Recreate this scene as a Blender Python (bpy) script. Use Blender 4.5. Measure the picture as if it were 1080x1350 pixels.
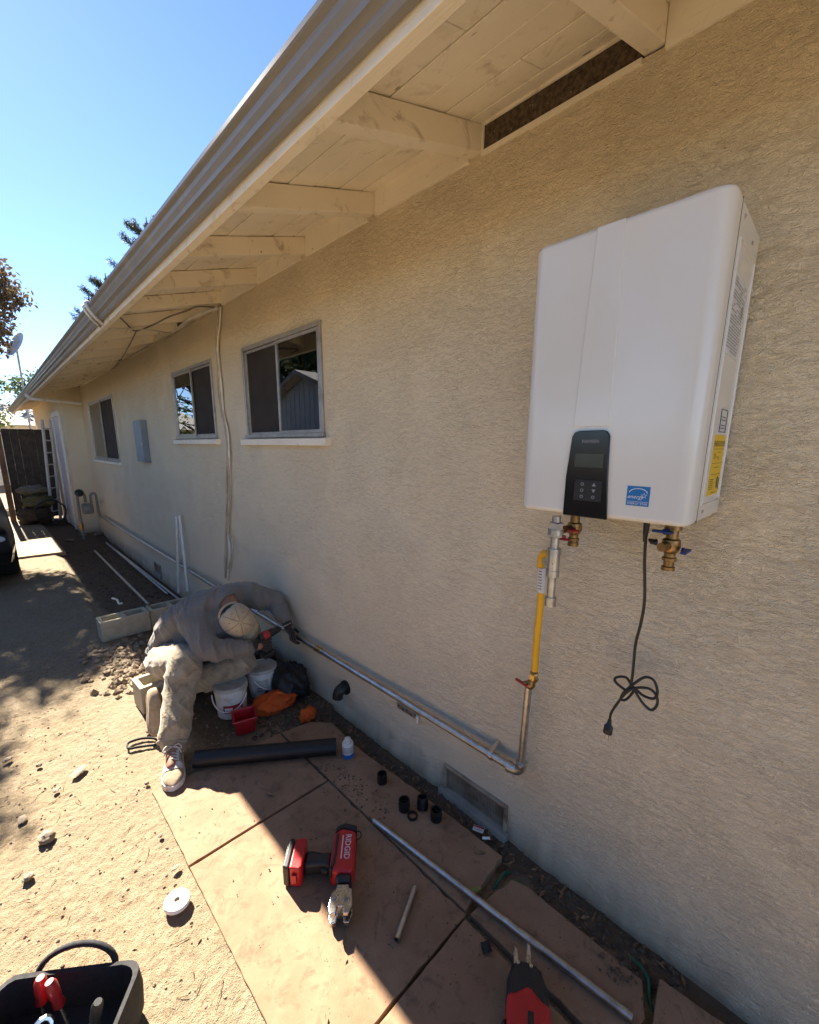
import bpy, math, random
import numpy as np
from mathutils import Vector, Matrix, noise as mnoise

for o in list(bpy.data.objects): bpy.data.objects.remove(o)
scene = bpy.context.scene
COL = scene.collection
rnd = random.Random(7)
PI = math.pi

# ------------------------------------------------------------------ camera
CAM = np.array([-1.47, 0.0, 1.74]); YAW, PIT, ROL = 0.78048, -0.206997, 0.005077
FPX, CX, CY = 558.163, 540.0, 704.65          # in pixels of the 1080x1350 photograph
FWD = np.array([math.sin(YAW)*math.cos(PIT), math.cos(YAW)*math.cos(PIT), math.sin(PIT)])
_r = np.cross(FWD, [0, 0, 1]); _r /= np.linalg.norm(_r); _u = np.cross(_r, FWD)
RGT = math.cos(ROL)*_r + math.sin(ROL)*_u; UPV = -math.sin(ROL)*_r + math.cos(ROL)*_u
cam = bpy.data.cameras.new('camera'); camo = bpy.data.objects.new('camera', cam); COL.objects.link(camo)
camo.matrix_world = Matrix(((RGT[0], UPV[0], -FWD[0], CAM[0]), (RGT[1], UPV[1], -FWD[1], CAM[1]), (RGT[2], UPV[2], -FWD[2], CAM[2]), (0, 0, 0, 1)))
cam.sensor_fit = 'HORIZONTAL'; cam.sensor_width = 36.0; cam.lens = 36.0*FPX/1080
cam.shift_x = 0; cam.shift_y = (CY-675)/1080; cam.clip_start = 0.05; cam.clip_end = 2000
scene.camera = camo

# ------------------------------------------------------------------ sky, sun, exposure
SUN_EL = math.radians(36.5)
world = bpy.data.worlds.new('World'); scene.world = world; world.use_nodes = True
nt = world.node_tree; bg = nt.nodes['Background']
sky = nt.nodes.new('ShaderNodeTexSky'); sky.sky_type = 'NISHITA'; sky.sun_disc = False
sky.sun_elevation = SUN_EL; sky.sun_rotation = 0.0; sky.altitude = 900; sky.air_density = 0.7; sky.dust_density = 0.05; sky.ozone_density = 4.0
nt.links.new(sky.outputs[0], bg.inputs[0]); bg.inputs[1].default_value = 0.062
sl = bpy.data.lights.new('sun', 'SUN'); sl.energy = 5.0; sl.angle = math.radians(0.53); sl.color = (1.0, 0.91, 0.77)
so = bpy.data.objects.new('sun', sl); COL.objects.link(so)
so.rotation_euler = Vector((0.006, -math.cos(SUN_EL), -math.sin(SUN_EL))).to_track_quat('-Z', 'Y').to_euler()
vs = scene.view_settings; vs.view_transform = 'Standard'; vs.look = 'None'; vs.gamma = 1.0; vs.use_curve_mapping = False
vs.exposure = 2.4
cy_ = scene.cycles; cy_.max_bounces = 7; cy_.diffuse_bounces = 4; cy_.glossy_bounces = 3; cy_.transmission_bounces = 3; cy_.transparent_max_bounces = 6; cy_.caustics_reflective = False; cy_.caustics_refractive = False; cy_.use_denoising = True

# ------------------------------------------------------------------ helpers
def ray(px, py): return FWD + RGT*(px-CX)/FPX - UPV*(py-CY)/FPX
def onx(px, py, X): d = ray(px, py); return Vector(CAM + d*(X-CAM[0])/d[0])
def ony(px, py, Y): d = ray(px, py); return Vector(CAM + d*(Y-CAM[1])/d[1])
def onz(px, py, Z=0.0): d = ray(px, py); return Vector(CAM + d*(Z-CAM[2])/d[2])
V = Vector

def basis(axis, hint=(0, 0, 1)):
    a = V(axis).normalized(); h = V(hint)
    if abs(a.dot(h.normalized())) > 0.98: h = V((1, 0, 0)) if abs(a.x) < 0.9 else V((0, 1, 0))
    s = h.cross(a).normalized(); t = a.cross(s)
    return s, t, a

class MB:
    def __init__(s): s.v = []; s.f = []
    def add(s, vs_, fs_):
        b = len(s.v); s.v += [tuple(p) for p in vs_]; s.f += [tuple(b+i for i in f) for f in fs_]; return s
    def box(s, lo, hi):
        x0, y0, z0 = lo; x1, y1, z1 = hi
        return s.add([(x0,y0,z0),(x1,y0,z0),(x1,y1,z0),(x0,y1,z0),(x0,y0,z1),(x1,y0,z1),(x1,y1,z1),(x0,y1,z1)],
                     [(0,3,2,1),(4,5,6,7),(0,1,5,4),(1,2,6,5),(2,3,7,6),(3,0,4,7)])
    def obox(s, c, size, ax=(1,0,0), up=(0,0,1)):
        a = V(ax).normalized(); u = V(up); b = u.cross(a).normalized(); u = a.cross(b); c = V(c)
        h = [q/2 for q in size]; vs_ = []
        for k in ((-1,-1,-1),(1,-1,-1),(1,1,-1),(-1,1,-1),(-1,-1,1),(1,-1,1),(1,1,1),(-1,1,1)):
            vs_.append(c + a*h[0]*k[0] + b*h[1]*k[1] + u*h[2]*k[2])
        return s.add(vs_, [(0,3,2,1),(4,5,6,7),(0,1,5,4),(1,2,6,5),(2,3,7,6),(3,0,4,7)])
    def tube(s, path, r, n=10, closed=False, caps=True, flat=1.0, hint=(0,0,1)):
        P = [V(p) for p in path]; N = len(P); R = r if isinstance(r, (list, tuple)) else [r]*N
        vs_ = []; prev = None
        for i in range(N):
            if closed: t = P[(i+1) % N]-P[i-1]
            else: t = P[min(i+1, N-1)]-P[max(i-1, 0)]
            if t.length < 1e-9: t = V((0,0,1))
            t.normalize()
            if prev is None: a, b, _ = basis(t, hint)
            else:
                a = prev - t*prev.dot(t)
                a = a.normalized() if a.length > 1e-6 else basis(t, hint)[0]
                b = t.cross(a)
            prev = a
            for k in range(n):
                an = 2*PI*k/n; vs_.append(P[i] + a*math.cos(an)*R[i] + b*math.sin(an)*R[i]*flat)
        fs_ = []
        for i in range(N if closed else N-1):
            j = (i+1) % N
            for k in range(n): fs_.append((i*n+k, i*n+(k+1) % n, j*n+(k+1) % n, j*n+k))
        if caps and not closed: fs_ += [tuple(range(n-1, -1, -1)), tuple((N-1)*n+k for k in range(n))]
        return s.add(vs_, fs_)
    def pipe(s, p0, p1, ro, ri, n=20):          # hollow pipe
        return s.lathe([(ri, 0), (ro, 0), (ro, (V(p1)-V(p0)).length), (ri, (V(p1)-V(p0)).length)], p0, V(p1)-V(p0), n, loop=True)
    def lathe(s, prof, base, axis=(0,0,1), n=20, loop=False):
        a, b, t = basis(axis); base = V(base); vs_ = []; m = len(prof)
        for (r, h) in prof:
            for k in range(n):
                an = 2*PI*k/n; vs_.append(base + t*h + a*math.cos(an)*max(r, 1e-5) + b*math.sin(an)*max(r, 1e-5))
        fs_ = []
        for i in range(m if loop else m-1):
            j = (i+1) % m
            for k in range(n): fs_.append((i*n+k, i*n+(k+1) % n, j*n+(k+1) % n, j*n+k))
        if not loop: fs_ += [tuple(range(n-1, -1, -1)), tuple((m-1)*n+k for k in range(n))]
        return s.add(vs_, fs_)
    def prism(s, poly, o, ax, ay, h, twist=None):       # outline in (ax, ay) at o extruded along ax x ay by h (tuple: from, to)
        ax = V(ax); ay = V(ay); nz = ax.cross(ay).normalized(); o = V(o); n = len(poly)
        h0, h1 = h if isinstance(h, tuple) else (0, h)
        vs_ = [o + ax*p[0] + ay*p[1] + nz*h0 for p in poly] + [o + ax*p[0] + ay*p[1] + nz*h1 for p in poly]
        fs_ = [tuple(range(n-1, -1, -1)), tuple(range(n, 2*n))] + [(i, (i+1) % n, n+(i+1) % n, n+i) for i in range(n)]
        return s.add(vs_, fs_)
    def ell(s, c, r, ax=(1,0,0), up=(0,0,1), nu=16, nv=10, fn=None):
        a = V(ax).normalized(); u = V(up); b = u.cross(a).normalized(); u = a.cross(b); c = V(c); vs_ = []
        for j in range(nv+1):
            th = PI*j/nv
            for k in range(nu):
                ph = 2*PI*k/nu; d = V((math.sin(th)*math.cos(ph), math.sin(th)*math.sin(ph), math.cos(th)))
                sc = fn(d) if fn else 1.0
                vs_.append(c + (a*d.x*r[0] + b*d.y*r[1] + u*d.z*r[2])*sc)
        fs_ = [(j*nu+k, (j+1)*nu+k, (j+1)*nu+(k+1) % nu, j*nu+(k+1) % nu) for j in range(nv) for k in range(nu)]
        return s.add(vs_, fs_)

WL = {}                                            # world location of every object made here
def link(o, wl, parent=None):
    COL.objects.link(o); WL[o.name] = V(wl)
    if parent is not None: o.parent = parent; o.location = V(wl) - WL[parent.name]
    else: o.location = V(wl)
    return o
def tag(o, label=None, cat=None, group=None, kind=None):
    if label: o['label'] = label
    if cat: o['category'] = cat
    if group: o['group'] = group
    if kind: o['kind'] = kind
    return o
def empty(name, loc, label=None, cat=None, group=None, kind=None):
    o = bpy.data.objects.new(name, None); o.empty_display_size = 0.1
    return tag(link(o, loc), label, cat, group, kind)
def finish(me, smooth):
    if smooth is None: return
    me.polygons.foreach_set('use_smooth', [True]*len(me.polygons))
    if smooth < 179: me.set_sharp_from_angle(angle=math.radians(smooth))
def obj(name, mb, mat, parent=None, smooth=None, bevel=0, seg=2, origin=None, fix=False):
    vs_, fs_ = (mb.v, mb.f) if isinstance(mb, MB) else mb
    A = np.array(vs_, dtype=float)
    lo, hi = A.min(0), A.max(0)
    c = V(((lo[0]+hi[0])/2, (lo[1]+hi[1])/2, lo[2])) if origin is None else V(origin)
    me = bpy.data.meshes.new(name)
    me.from_pydata((A - np.array(c)).tolist() if len(fs_) < 400000 else A - np.array(c), [], fs_)
    if fix:
        import bmesh
        bm = bmesh.new(); bm.from_mesh(me); bmesh.ops.recalc_face_normals(bm, faces=bm.faces); bm.to_mesh(me); bm.free()
    me.update(); finish(me, smooth)
    if mat is not None: me.materials.append(mat)
    o = bpy.data.objects.new(name, me)
    if bevel:
        m = o.modifiers.new('bevel', 'BEVEL'); m.width = bevel; m.segments = seg; m.limit_method = 'ANGLE'; m.angle_limit = math.radians(35)
        if smooth is None: me.polygons.foreach_set('use_smooth', [True]*len(me.polygons)); m.harden_normals = True
    return link(o, c, parent)
def thing(name, mb, mat, label, cat, group=None, **k): return tag(obj(name, mb, mat, None, **k), label, cat, group)
def text_mesh(txt, size, o, ax, ay, align='CENTER', shear=0.0, depth=0.0004, font_scale=1.0):
    cu = bpy.data.curves.new('t', 'FONT'); cu.body = txt; cu.size = size; cu.align_x = align; cu.align_y = 'CENTER'; cu.shear = shear
    cu.resolution_u = 2; cu.space_character = font_scale
    to = bpy.data.objects.new('t', cu); COL.objects.link(to)
    me = to.to_mesh(); ax = V(ax).normalized(); ay = V(ay).normalized(); nz = ax.cross(ay); o = V(o)
    vs_ = [o + ax*v.co.x + ay*v.co.y + nz*depth for v in me.vertices]; fs_ = [tuple(p.vertices) for p in me.polygons]
    to.to_mesh_clear(); bpy.data.objects.remove(to); bpy.data.curves.remove(cu)
    return vs_, fs_

def spline(P, n=6):                      # Catmull-Rom through points
    P = [V(p) for p in P]; Q = [P[0]*2-P[1]] + P + [P[-1]*2-P[-2]]; out = []
    for i in range(1, len(Q)-2):
        a, b, c, d = Q[i-1:i+3]
        for k in range(n):
            t = k/n; out.append(0.5*((2*b)+(c-a)*t+(2*a-5*b+4*c-d)*t*t+(3*b-a-3*c+d)*t**3))
    return out+[P[-1]]


# ------------------------------------------------------------------ materials
def srgb(r, g, b): return tuple(((c/255)/12.92 if c/255 <= 0.04045 else ((c/255+0.055)/1.055)**2.4) for c in (r, g, b))
class NT:
    def __init__(s, name):
        s.m = bpy.data.materials.new(name); s.m.use_nodes = True; s.t = s.m.node_tree; s.b = s.t.nodes['Principled BSDF']; s.out = s.t.nodes['Material Output']
        s.tc = s.t.nodes.new('ShaderNodeTexCoord'); s.geo = s.t.nodes.new('ShaderNodeNewGeometry')
    def n(s, kind, **k):
        nd = s.t.nodes.new(kind)
        for a, b in k.items():
            if a.startswith('i_'):
                key = a[2:]; key = int(key) if key.isdigit() else key.replace('_', ' ')
                if isinstance(b, bpy.types.NodeSocket): s.t.links.new(b, nd.inputs[key])
                else: nd.inputs[key].default_value = b
            else: setattr(nd, a, b)
        return nd
    def l(s, a, b): s.t.links.new(a, b)
    def map(s, scale=(1,1,1), rot=(0,0,0), world=True):
        return s.n('ShaderNodeMapping', i_Vector=s.geo.outputs['Position'] if world else s.tc.outputs['Object'], i_Scale=scale, i_Rotation=rot).outputs[0]
    def noise(s, vec, scale, detail=4, rough=0.55, dist=0.0):
        return s.n('ShaderNodeTexNoise', i_Vector=vec, i_Scale=scale, i_Detail=detail, i_Roughness=rough, i_Distortion=dist).outputs['Fac']
    def ramp(s, fac, stops):
        r = s.n('ShaderNodeValToRGB', i_Fac=fac); e = r.color_ramp.elements
        while len(e) < len(stops): e.new(0.5)
        for q, (p, c) in zip(e, stops): q.position = p; q.color = (c if hasattr(c, '__len__') else (c, c, c)) + ((1,) if hasattr(c, '__len__') and len(c) == 3 else ((1,) if not hasattr(c, '__len__') else ()))
        return r.outputs[0]
    def mix(s, fac, a, b, mode='MIX'):
        m = s.n('ShaderNodeMix', data_type='RGBA', blend_type=mode)
        for i, q in ((0, fac), (6, a), (7, b)):
            if isinstance(q, bpy.types.NodeSocket): s.l(q, m.inputs[i])
            else: m.inputs[i].default_value = q if i == 0 else (tuple(q)+(1,))[:4]
        return m.outputs[2]
    def math(s, op, a, b=0.0):
        m = s.n('ShaderNodeMath', operation=op)
        for i, q in ((0, a), (1, b)):
            if isinstance(q, bpy.types.NodeSocket): s.l(q, m.inputs[i])
            else: m.inputs[i].default_value = q
        return m.outputs[0]
    def bump(s, h, dist=0.002, strength=1.0, prev=None):
        b = s.n('ShaderNodeBump', i_Height=h, i_Strength=strength, i_Distance=dist)
        if prev is not None: s.l(prev, b.inputs['Normal'])
        s.l(b.outputs[0], s.b.inputs['Normal']); return b.outputs[0]
    def color(s, c):
        if isinstance(c, bpy.types.NodeSocket): s.l(c, s.b.inputs['Base Color'])
        else: s.b.inputs['Base Color'].default_value = tuple(c)+(1,)
    def set(s, **k):
        for a, v in k.items():
            key = a.replace('_', ' ')
            if isinstance(v, bpy.types.NodeSocket): s.l(v, s.b.inputs[key])
            else: s.b.inputs[key].default_value = v
        return s
def pmat(name, c, rough=0.6, metal=0.0, var=0.15, scale=12, bump=0.0, bscale=120, spec=0.5, world=True, dirt=None, dscale=6, dlo=0.5, dhi=0.75, rvar=0.12):
    t = NT(name); p = t.map(world=world); n1 = t.noise(p, scale, 3)
    lo = tuple(max(0, q*(1-var)) for q in c); hi = tuple(min(1, q*(1+var)) for q in c)
    col = t.mix(t.ramp(n1, [(0.3, 0.0), (0.7, 1.0)]), lo, hi)
    if dirt is not None: col = t.mix(t.ramp(t.noise(p, dscale, 4, 0.65, 0.4), [(dlo, 0.0), (dhi, 1.0)]), col, dirt)
    t.color(col); t.set(Metallic=metal, Specular_IOR_Level=spec)
    t.set(Roughness=t.math('ADD', t.math('MULTIPLY', t.noise(p, scale*2.3, 2), 2*rvar), rough-rvar))
    if bump: t.bump(t.noise(p, bscale, 2), bump)
    return t.m
# ------------------------------------------------------------------ numpy noise
_P = np.random.RandomState(3).permutation(512)
def vnoise(x, y):
    xi = np.floor(x).astype(int); yi = np.floor(y).astype(int); fx = x-xi; fy = y-yi
    h = lambda a, b: (_P[(_P[a & 511] + b) & 511])/511.0
    u = fx*fx*(3-2*fx); v = fy*fy*(3-2*fy)
    return (h(xi, yi)*(1-u)+h(xi+1, yi)*u)*(1-v) + (h(xi, yi+1)*(1-u)+h(xi+1, yi+1)*u)*v - 0.5
def fbm(x, y, o=4, g=0.5):
    s = 0; a = 1.0
    for k in range(o): s = s + a*vnoise(x*2**k+17*k, y*2**k-9*k); a *= g
    return s
def sstep(e0, e1, x): t = np.clip((x-e0)/(e1-e0), 0, 1); return t*t*(3-2*t)

# ------------------------------------------------------------------ setting materials
def m_stucco():
    t = NT('stucco_paint'); p = t.geo.outputs['Position']
    st = t.map((30, 30, 75), (0.12, 0, 0)); n1 = t.noise(st, 1.0, 3, 0.62, 1.6)
    st2 = t.map((62, 62, 120), (-0.2, 0, 0)); n2 = t.noise(st2, 1.0, 2, 0.6, 0.8)
    fine = t.noise(p, 330, 1, 0.6); big = t.noise(p, 2.6, 1, 0.5, 1.0); mid = t.noise(t.map((1, 5, 16), (0.3, 0, 0)), 1.0, 2, 0.55, 2.5)
    rid = t.math('SUBTRACT', 1.0, t.math('ABSOLUTE', t.math('MULTIPLY', t.math('SUBTRACT', n1, 0.5), 3.2)))
    amp = t.ramp(big, [(0.30, 0.65), (0.62, 1.0)])
    h = t.math('MULTIPLY', t.math('ADD', rid, t.math('MULTIPLY', n2, 0.9)), amp)
    h = t.math('ADD', t.math('ADD', h, t.math('MULTIPLY', mid, 0.4)), t.math('MULTIPLY', fine, 0.55))
    t.bump(h, 0.007, 1.0)
    c = t.mix(t.ramp(t.noise(p, 1.3, 3, 0.6, 0.5), [(0.3, 0.0), (0.72, 1.0)]), (0.87, 0.735, 0.515), (0.88, 0.765, 0.56))
    c = t.mix(t.math('MULTIPLY', t.ramp(t.noise(st, 1.4, 3, 0.7), [(0.58, 0.0), (0.76, 1.0)]), 0.10), c, (0.42, 0.34, 0.23))
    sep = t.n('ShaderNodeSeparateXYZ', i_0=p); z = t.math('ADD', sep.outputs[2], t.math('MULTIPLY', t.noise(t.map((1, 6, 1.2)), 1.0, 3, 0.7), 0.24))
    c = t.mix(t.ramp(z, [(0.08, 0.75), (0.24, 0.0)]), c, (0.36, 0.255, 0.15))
    spk = t.n('ShaderNodeTexVoronoi', i_Vector=p, i_Scale=22).outputs['Distance']
    c = t.mix(t.math('MULTIPLY', t.ramp(spk, [(0.03, 1.0), (0.06, 0.0)]), 0.6), c, (0.16, 0.12, 0.09))
    t.color(c); t.set(Roughness=0.9, Specular_IOR_Level=0.25); return t.m
def m_paint_wood(name, c, dirt=(0.36, 0.27, 0.17), g=(60, 3, 60), bump=0.0022, amt=0.5):
    t = NT(name); p = t.geo.outputs['Position']; gr = t.noise(t.map(g), 1.0, 3, 0.65, 0.6)
    col = t.mix(t.ramp(t.noise(p, 3.5, 2), [(0.3, 0.0), (0.7, 1.0)]), tuple(q*0.92 for q in c), c)
    col = t.mix(t.math('MULTIPLY', t.ramp(t.noise(p, 9, 4, 0.7, 1.0), [(0.56, 0.0), (0.76, 1.0)]), amt), col, dirt)
    kn = t.n('ShaderNodeTexVoronoi', i_Vector=t.map((9, 3.3, 9)), i_Scale=1.0).outputs['Distance']
    col = t.mix(t.ramp(kn, [(0.035, 0.8), (0.06, 0.0)]), col, (0.10, 0.075, 0.05))
    t.color(col); t.set(Roughness=0.75, Specular_IOR_Level=0.3); t.bump(gr, bump, 0.7); return t.m
def m_ground():
    t = NT('dry_dirt'); p = t.geo.outputs['Position']; sep = t.n('ShaderNodeSeparateXYZ', i_0=p)
    f1 = t.noise(p, 38, 5, 0.68); f2 = t.noise(p, 2.2, 3, 0.6, 0.6); f3 = t.noise(p, 260, 2, 0.6)
    c = t.mix(t.ramp(f1, [(0.30, 0.0), (0.68, 1.0)]), (0.195, 0.143, 0.088), (0.36, 0.28, 0.18))
    c = t.mix(t.ramp(f2, [(0.35, 0.0), (0.70, 0.75)]), c, (0.315, 0.253, 0.172))
    c = t.mix(t.ramp(f3, [(0.36, 0.55), (0.5, 0.0)]), c, (0.12, 0.085, 0.055))
    # planting bed and trench by the wall: darker brown earth
    nx = t.math('ADD', sep.outputs[0], t.math('MULTIPLY', t.noise(p, 5, 2), 0.16)); ny = t.math('ADD', sep.outputs[1], t.math('MULTIPLY', t.noise(p, 3, 2), 0.5))
    bed = t.math('MULTIPLY', t.ramp(t.math('ADD', nx, 1.0), [(0.27, 0.0), (0.33, 1.0)]), t.ramp(t.math('MULTIPLY', ny, 0.1), [(0.235, 0.0), (0.275, 1.0)]))
    strip = t.ramp(t.math('ADD', nx, 1.0), [(0.90, 0.0), (0.96, 1.0)])
    msk = t.math('MINIMUM', t.math('ADD', t.math('MULTIPLY', bed, 0.85), strip), 1.0)
    c = t.mix(msk, c, t.mix(f1, (0.075, 0.048, 0.03), (0.20, 0.135, 0.085)))
    peb = t.n('ShaderNodeTexVoronoi', i_Vector=p, i_Scale=70)
    pm = t.ramp(peb.outputs['Distance'], [(0.16, 1.0), (0.24, 0.0)])
    pm = t.math('MULTIPLY', pm, t.ramp(t.n('ShaderNodeSeparateColor', i_0=peb.outputs['Color']).outputs[0], [(0.72, 0.0), (0.78, 1.0)]))
    c = t.mix(t.math('MULTIPLY', pm, 0.5), c, (0.38, 0.33, 0.26))
    t.color(c); t.set(Roughness=0.95, Specular_IOR_Level=0.15)
    h = t.math('ADD', t.math('ADD', f1, t.math('MULTIPLY', f3, 0.5)), t.math('MULTIPLY', pm, 0.5))
    t.bump(h, 0.011, 1.0); return t.m
def m_slab():
    t = NT('concrete_slab_tan'); p = t.geo.outputs['Position']; f = t.noise(p, 7, 4, 0.62, 0.4); g = t.noise(p, 200, 1); d = t.noise(p, 16, 5, 0.72, 0.8)
    info = t.n('ShaderNodeObjectInfo')
    c = t.mix(t.ramp(f, [(0.3, 0.0), (0.7, 1.0)]), (0.225, 0.130, 0.074), (0.32, 0.195, 0.118))
    c = t.mix(t.math('MULTIPLY', info.outputs['Random'], 0.35), c, (0.30, 0.185, 0.112))
    c = t.mix(t.ramp(d, [(0.52, 0.0), (0.68, 0.8)]), c, (0.15, 0.09, 0.055))
    c = t.mix(t.ramp(t.noise(p, 2.6, 4, 0.65, 1.2), [(0.50, 0.0), (0.66, 0.4)]), c, (0.38, 0.255, 0.155))
    c = t.mix(t.ramp(t.noise(p, 60, 3, 0.7), [(0.62, 0.0), (0.72, 0.3)]), c, (0.36, 0.26, 0.17))
    sp = t.n('ShaderNodeTexVoronoi', i_Vector=p, i_Scale=32).outputs['Distance']
    c = t.mix(t.ramp(sp, [(0.06, 0.75), (0.11, 0.0)]), c, (0.09, 0.06, 0.04))
    t.color(c); t.set(Roughness=0.82, Specular_IOR_Level=0.3); t.bump(t.math('ADD', f, t.math('MULTIPLY', g, 0.3)), 0.0016, 0.8); return t.m
M = {}
M['stucco'] = m_stucco()
M['cream_wood'] = m_paint_wood('cream_painted_wood', (0.89, 0.81, 0.66))
M['cream_wood_x'] = m_paint_wood('cream_painted_rafter', (0.88, 0.79, 0.63), g=(3, 60, 60), amt=0.85)
M['ground'] = m_ground(); M['slab'] = m_slab()
M['gutter'] = pmat('gutter_enamel', (0.25, 0.238, 0.22), 0.38, 0.0, 0.06, 2.0, 0.0, dirt=(0.36, 0.33, 0.29), dscale=5, dlo=0.55, dhi=0.85)
M['white_paint'] = pmat('white_paint', (0.78, 0.76, 0.71), 0.5, 0, 0.06, 5, dirt=(0.45, 0.38, 0.28), dlo=0.58, dhi=0.85)
M['alu'] = pmat('window_aluminium', (0.46, 0.42, 0.37), 0.42, 0.7, 0.12, 20, dirt=(0.22, 0.18, 0.14), dlo=0.55, dhi=0.8)
M['screen'] = pmat('insect_screen', (0.030, 0.022, 0.017), 0.85, 0, 0.25, 3.0, 0.0006, 900)
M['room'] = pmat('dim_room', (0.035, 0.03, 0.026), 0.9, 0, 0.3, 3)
M['shingle'] = pmat('asphalt_shingle', (0.20, 0.18, 0.165), 0.9, 0, 0.35, 9, 0.004, 90)
M['shingle_lt'] = pmat('grey_shingle', (0.30, 0.28, 0.26), 0.9, 0, 0.3, 9, 0.004, 60)
M['vent_mesh'] = pmat('vent_screen_dirty', (0.085, 0.058, 0.036), 0.9, 0, 0.7, 70, 0.003, 260, dirt=(0.36, 0.31, 0.25), dscale=110, dlo=0.64, dhi=0.72)
M['vent_metal'] = pmat('vent_metal', (0.36, 0.29, 0.205), 0.75, 0.1, 0.25, 14, 0.0008, 200, dirt=(0.17, 0.11, 0.07), dlo=0.5, dhi=0.72)
M['concrete'] = pmat('concrete_grey', (0.27, 0.235, 0.19), 0.9, 0, 0.16, 8, 0.0022, 150, dirt=(0.27, 0.235, 0.19), dlo=0.5, dhi=0.8)
M['path'] = pmat('path_concrete', (0.31, 0.24, 0.155), 0.95, 0, 0.2, 6, 0.003, 90, dirt=(0.26, 0.2, 0.13), dlo=0.45, dhi=0.7)
M['block'] = pmat('concrete_block', (0.47, 0.42, 0.31), 0.95, 0, 0.14, 14, 0.0035, 190, dirt=(0.30, 0.25, 0.16), dlo=0.5, dhi=0.8)
M['dark_wood'] = pmat('weathered_dark_wood', (0.075, 0.058, 0.045), 0.85, 0, 0.3, 9, 0.002, 60)
M['brown_wood'] = pmat('brown_wood', (0.22, 0.125, 0.07), 0.8, 0, 0.3, 9, 0.002, 60)
M['blue_board'] = pmat('blue_grey_siding', (0.46, 0.53, 0.58), 0.7, 0, 0.08, 5)
def m_glass():
    t = NT('window_glass'); fr = t.n('ShaderNodeFresnel', i_IOR=2.25); tr = t.n('ShaderNodeBsdfTransparent', i_Color=(0.72, 0.75, 0.72, 1)); gl = t.n('ShaderNodeBsdfGlossy', i_Color=(0.95, 0.97, 1, 1), i_Roughness=0.012)
    mx = t.n('ShaderNodeMixShader', i_0=fr.outputs[0]); t.l(tr.outputs[0], mx.inputs[1]); t.l(gl.outputs[0], mx.inputs[2]); t.l(mx.outputs[0], t.out.inputs['Surface']); return t.m
M['glass'] = m_glass()

# ------------------------------------------------------------------ ground
def axis_pts(lo, hi, step, far_lo, far_hi):
    a = list(np.arange(lo, hi+1e-6, step)); d = step; q = lo
    left = []
    while q > far_lo: d *= 1.45; q -= d; left.append(q)
    d = step; q = hi; right = []
    while q < far_hi: d *= 1.45; q += d; right.append(q)
    return np.array(left[::-1] + a + right)
def ground_z(x, y):
    z = -0.012 + 0.009*fbm(x*3, y*3, 2) + 0.0022*fbm(x*20+3*fbm(x*3, y*3, 2), y*23, 3) + 0.0042*fbm(x*75, y*75, 2) + 0.006*np.maximum(0, fbm(x*42, y*42, 2)-0.28)
    bed = sstep(-0.90, -0.78, x)*sstep(4.62, 4.75, y)*(1-sstep(9.4, 9.9, y)); z = z - 0.05*bed
    slab = sstep(-1.085, -1.06, x)*(1-sstep(2.18, 2.22, y)); z = z*(1-slab) + (-0.038+0.5*(z+0.012))*slab
    strip = sstep(-0.15, -0.11, x)*(1-sstep(2.2, 2.6, y)); z = z + strip*(0.004+0.012*fbm(x*30, y*30, 3))
    trench = sstep(-1.0, -0.8, x)*sstep(3.3, 3.6, y)*(1-sstep(4.2, 4.4, y)); z = z + trench*(0.03*fbm(x*9, y*9, 4) - 0.015)
    rough = sstep(-1.25, -1.0, x)*sstep(3.3, 3.6, y)*(1-sstep(4.3, 4.6, y))*(1-sstep(-0.75, -0.6, x)); z = z + rough*0.03*np.maximum(0, fbm(x*16, y*16, 3))
    d = np.hypot(x, y); z = z*(1-sstep(20, 40, d)) - 0.02*sstep(20, 40, d)
    return z
gx = axis_pts(-2.1, 0.06, 0.0085, -900, 900); gy = axis_pts(0.35, 5.2, 0.0085, -900, 900)
# keep the mid distance tolerably fine
gx = np.unique(np.concatenate([gx, np.arange(-4, -2.1, 0.06)])); gy = np.unique(np.concatenate([gy, np.arange(5.2, 11, 0.03)]))
GX, GY = np.meshgrid(gx, gy, indexing='ij'); GZ = ground_z(GX, GY)
nx_, ny_ = len(gx), len(gy); idx = np.arange(nx_*ny_).reshape(nx_, ny_)
quads = np.stack([idx[:-1, :-1], idx[1:, :-1], idx[1:, 1:], idx[:-1, 1:]], -1).reshape(-1, 4)
me = bpy.data.meshes.new('ground'); nv = nx_*ny_
me.vertices.add(nv); me.vertices.foreach_set('co', np.stack([GX, GY, GZ], -1).reshape(-1).astype(np.float32))
me.loops.add(quads.size); me.loops.foreach_set('vertex_index', quads.reshape(-1).astype(np.int32))
me.polygons.add(len(quads)); me.polygons.foreach_set('loop_start', (np.arange(len(quads))*4).astype(np.int32)); me.polygons.foreach_set('use_smooth', np.ones(len(quads), bool))
me.update(); me.validate(); me.materials.append(M['ground'])
g = bpy.data.objects.new('ground', me); link(g, (0, 0, 0)); tag(g, 'dry sandy dirt ground of the side yard', None, None, 'structure')
def gz(x, y): return float(ground_z(np.array([x]), np.array([y]))[0])

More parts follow.
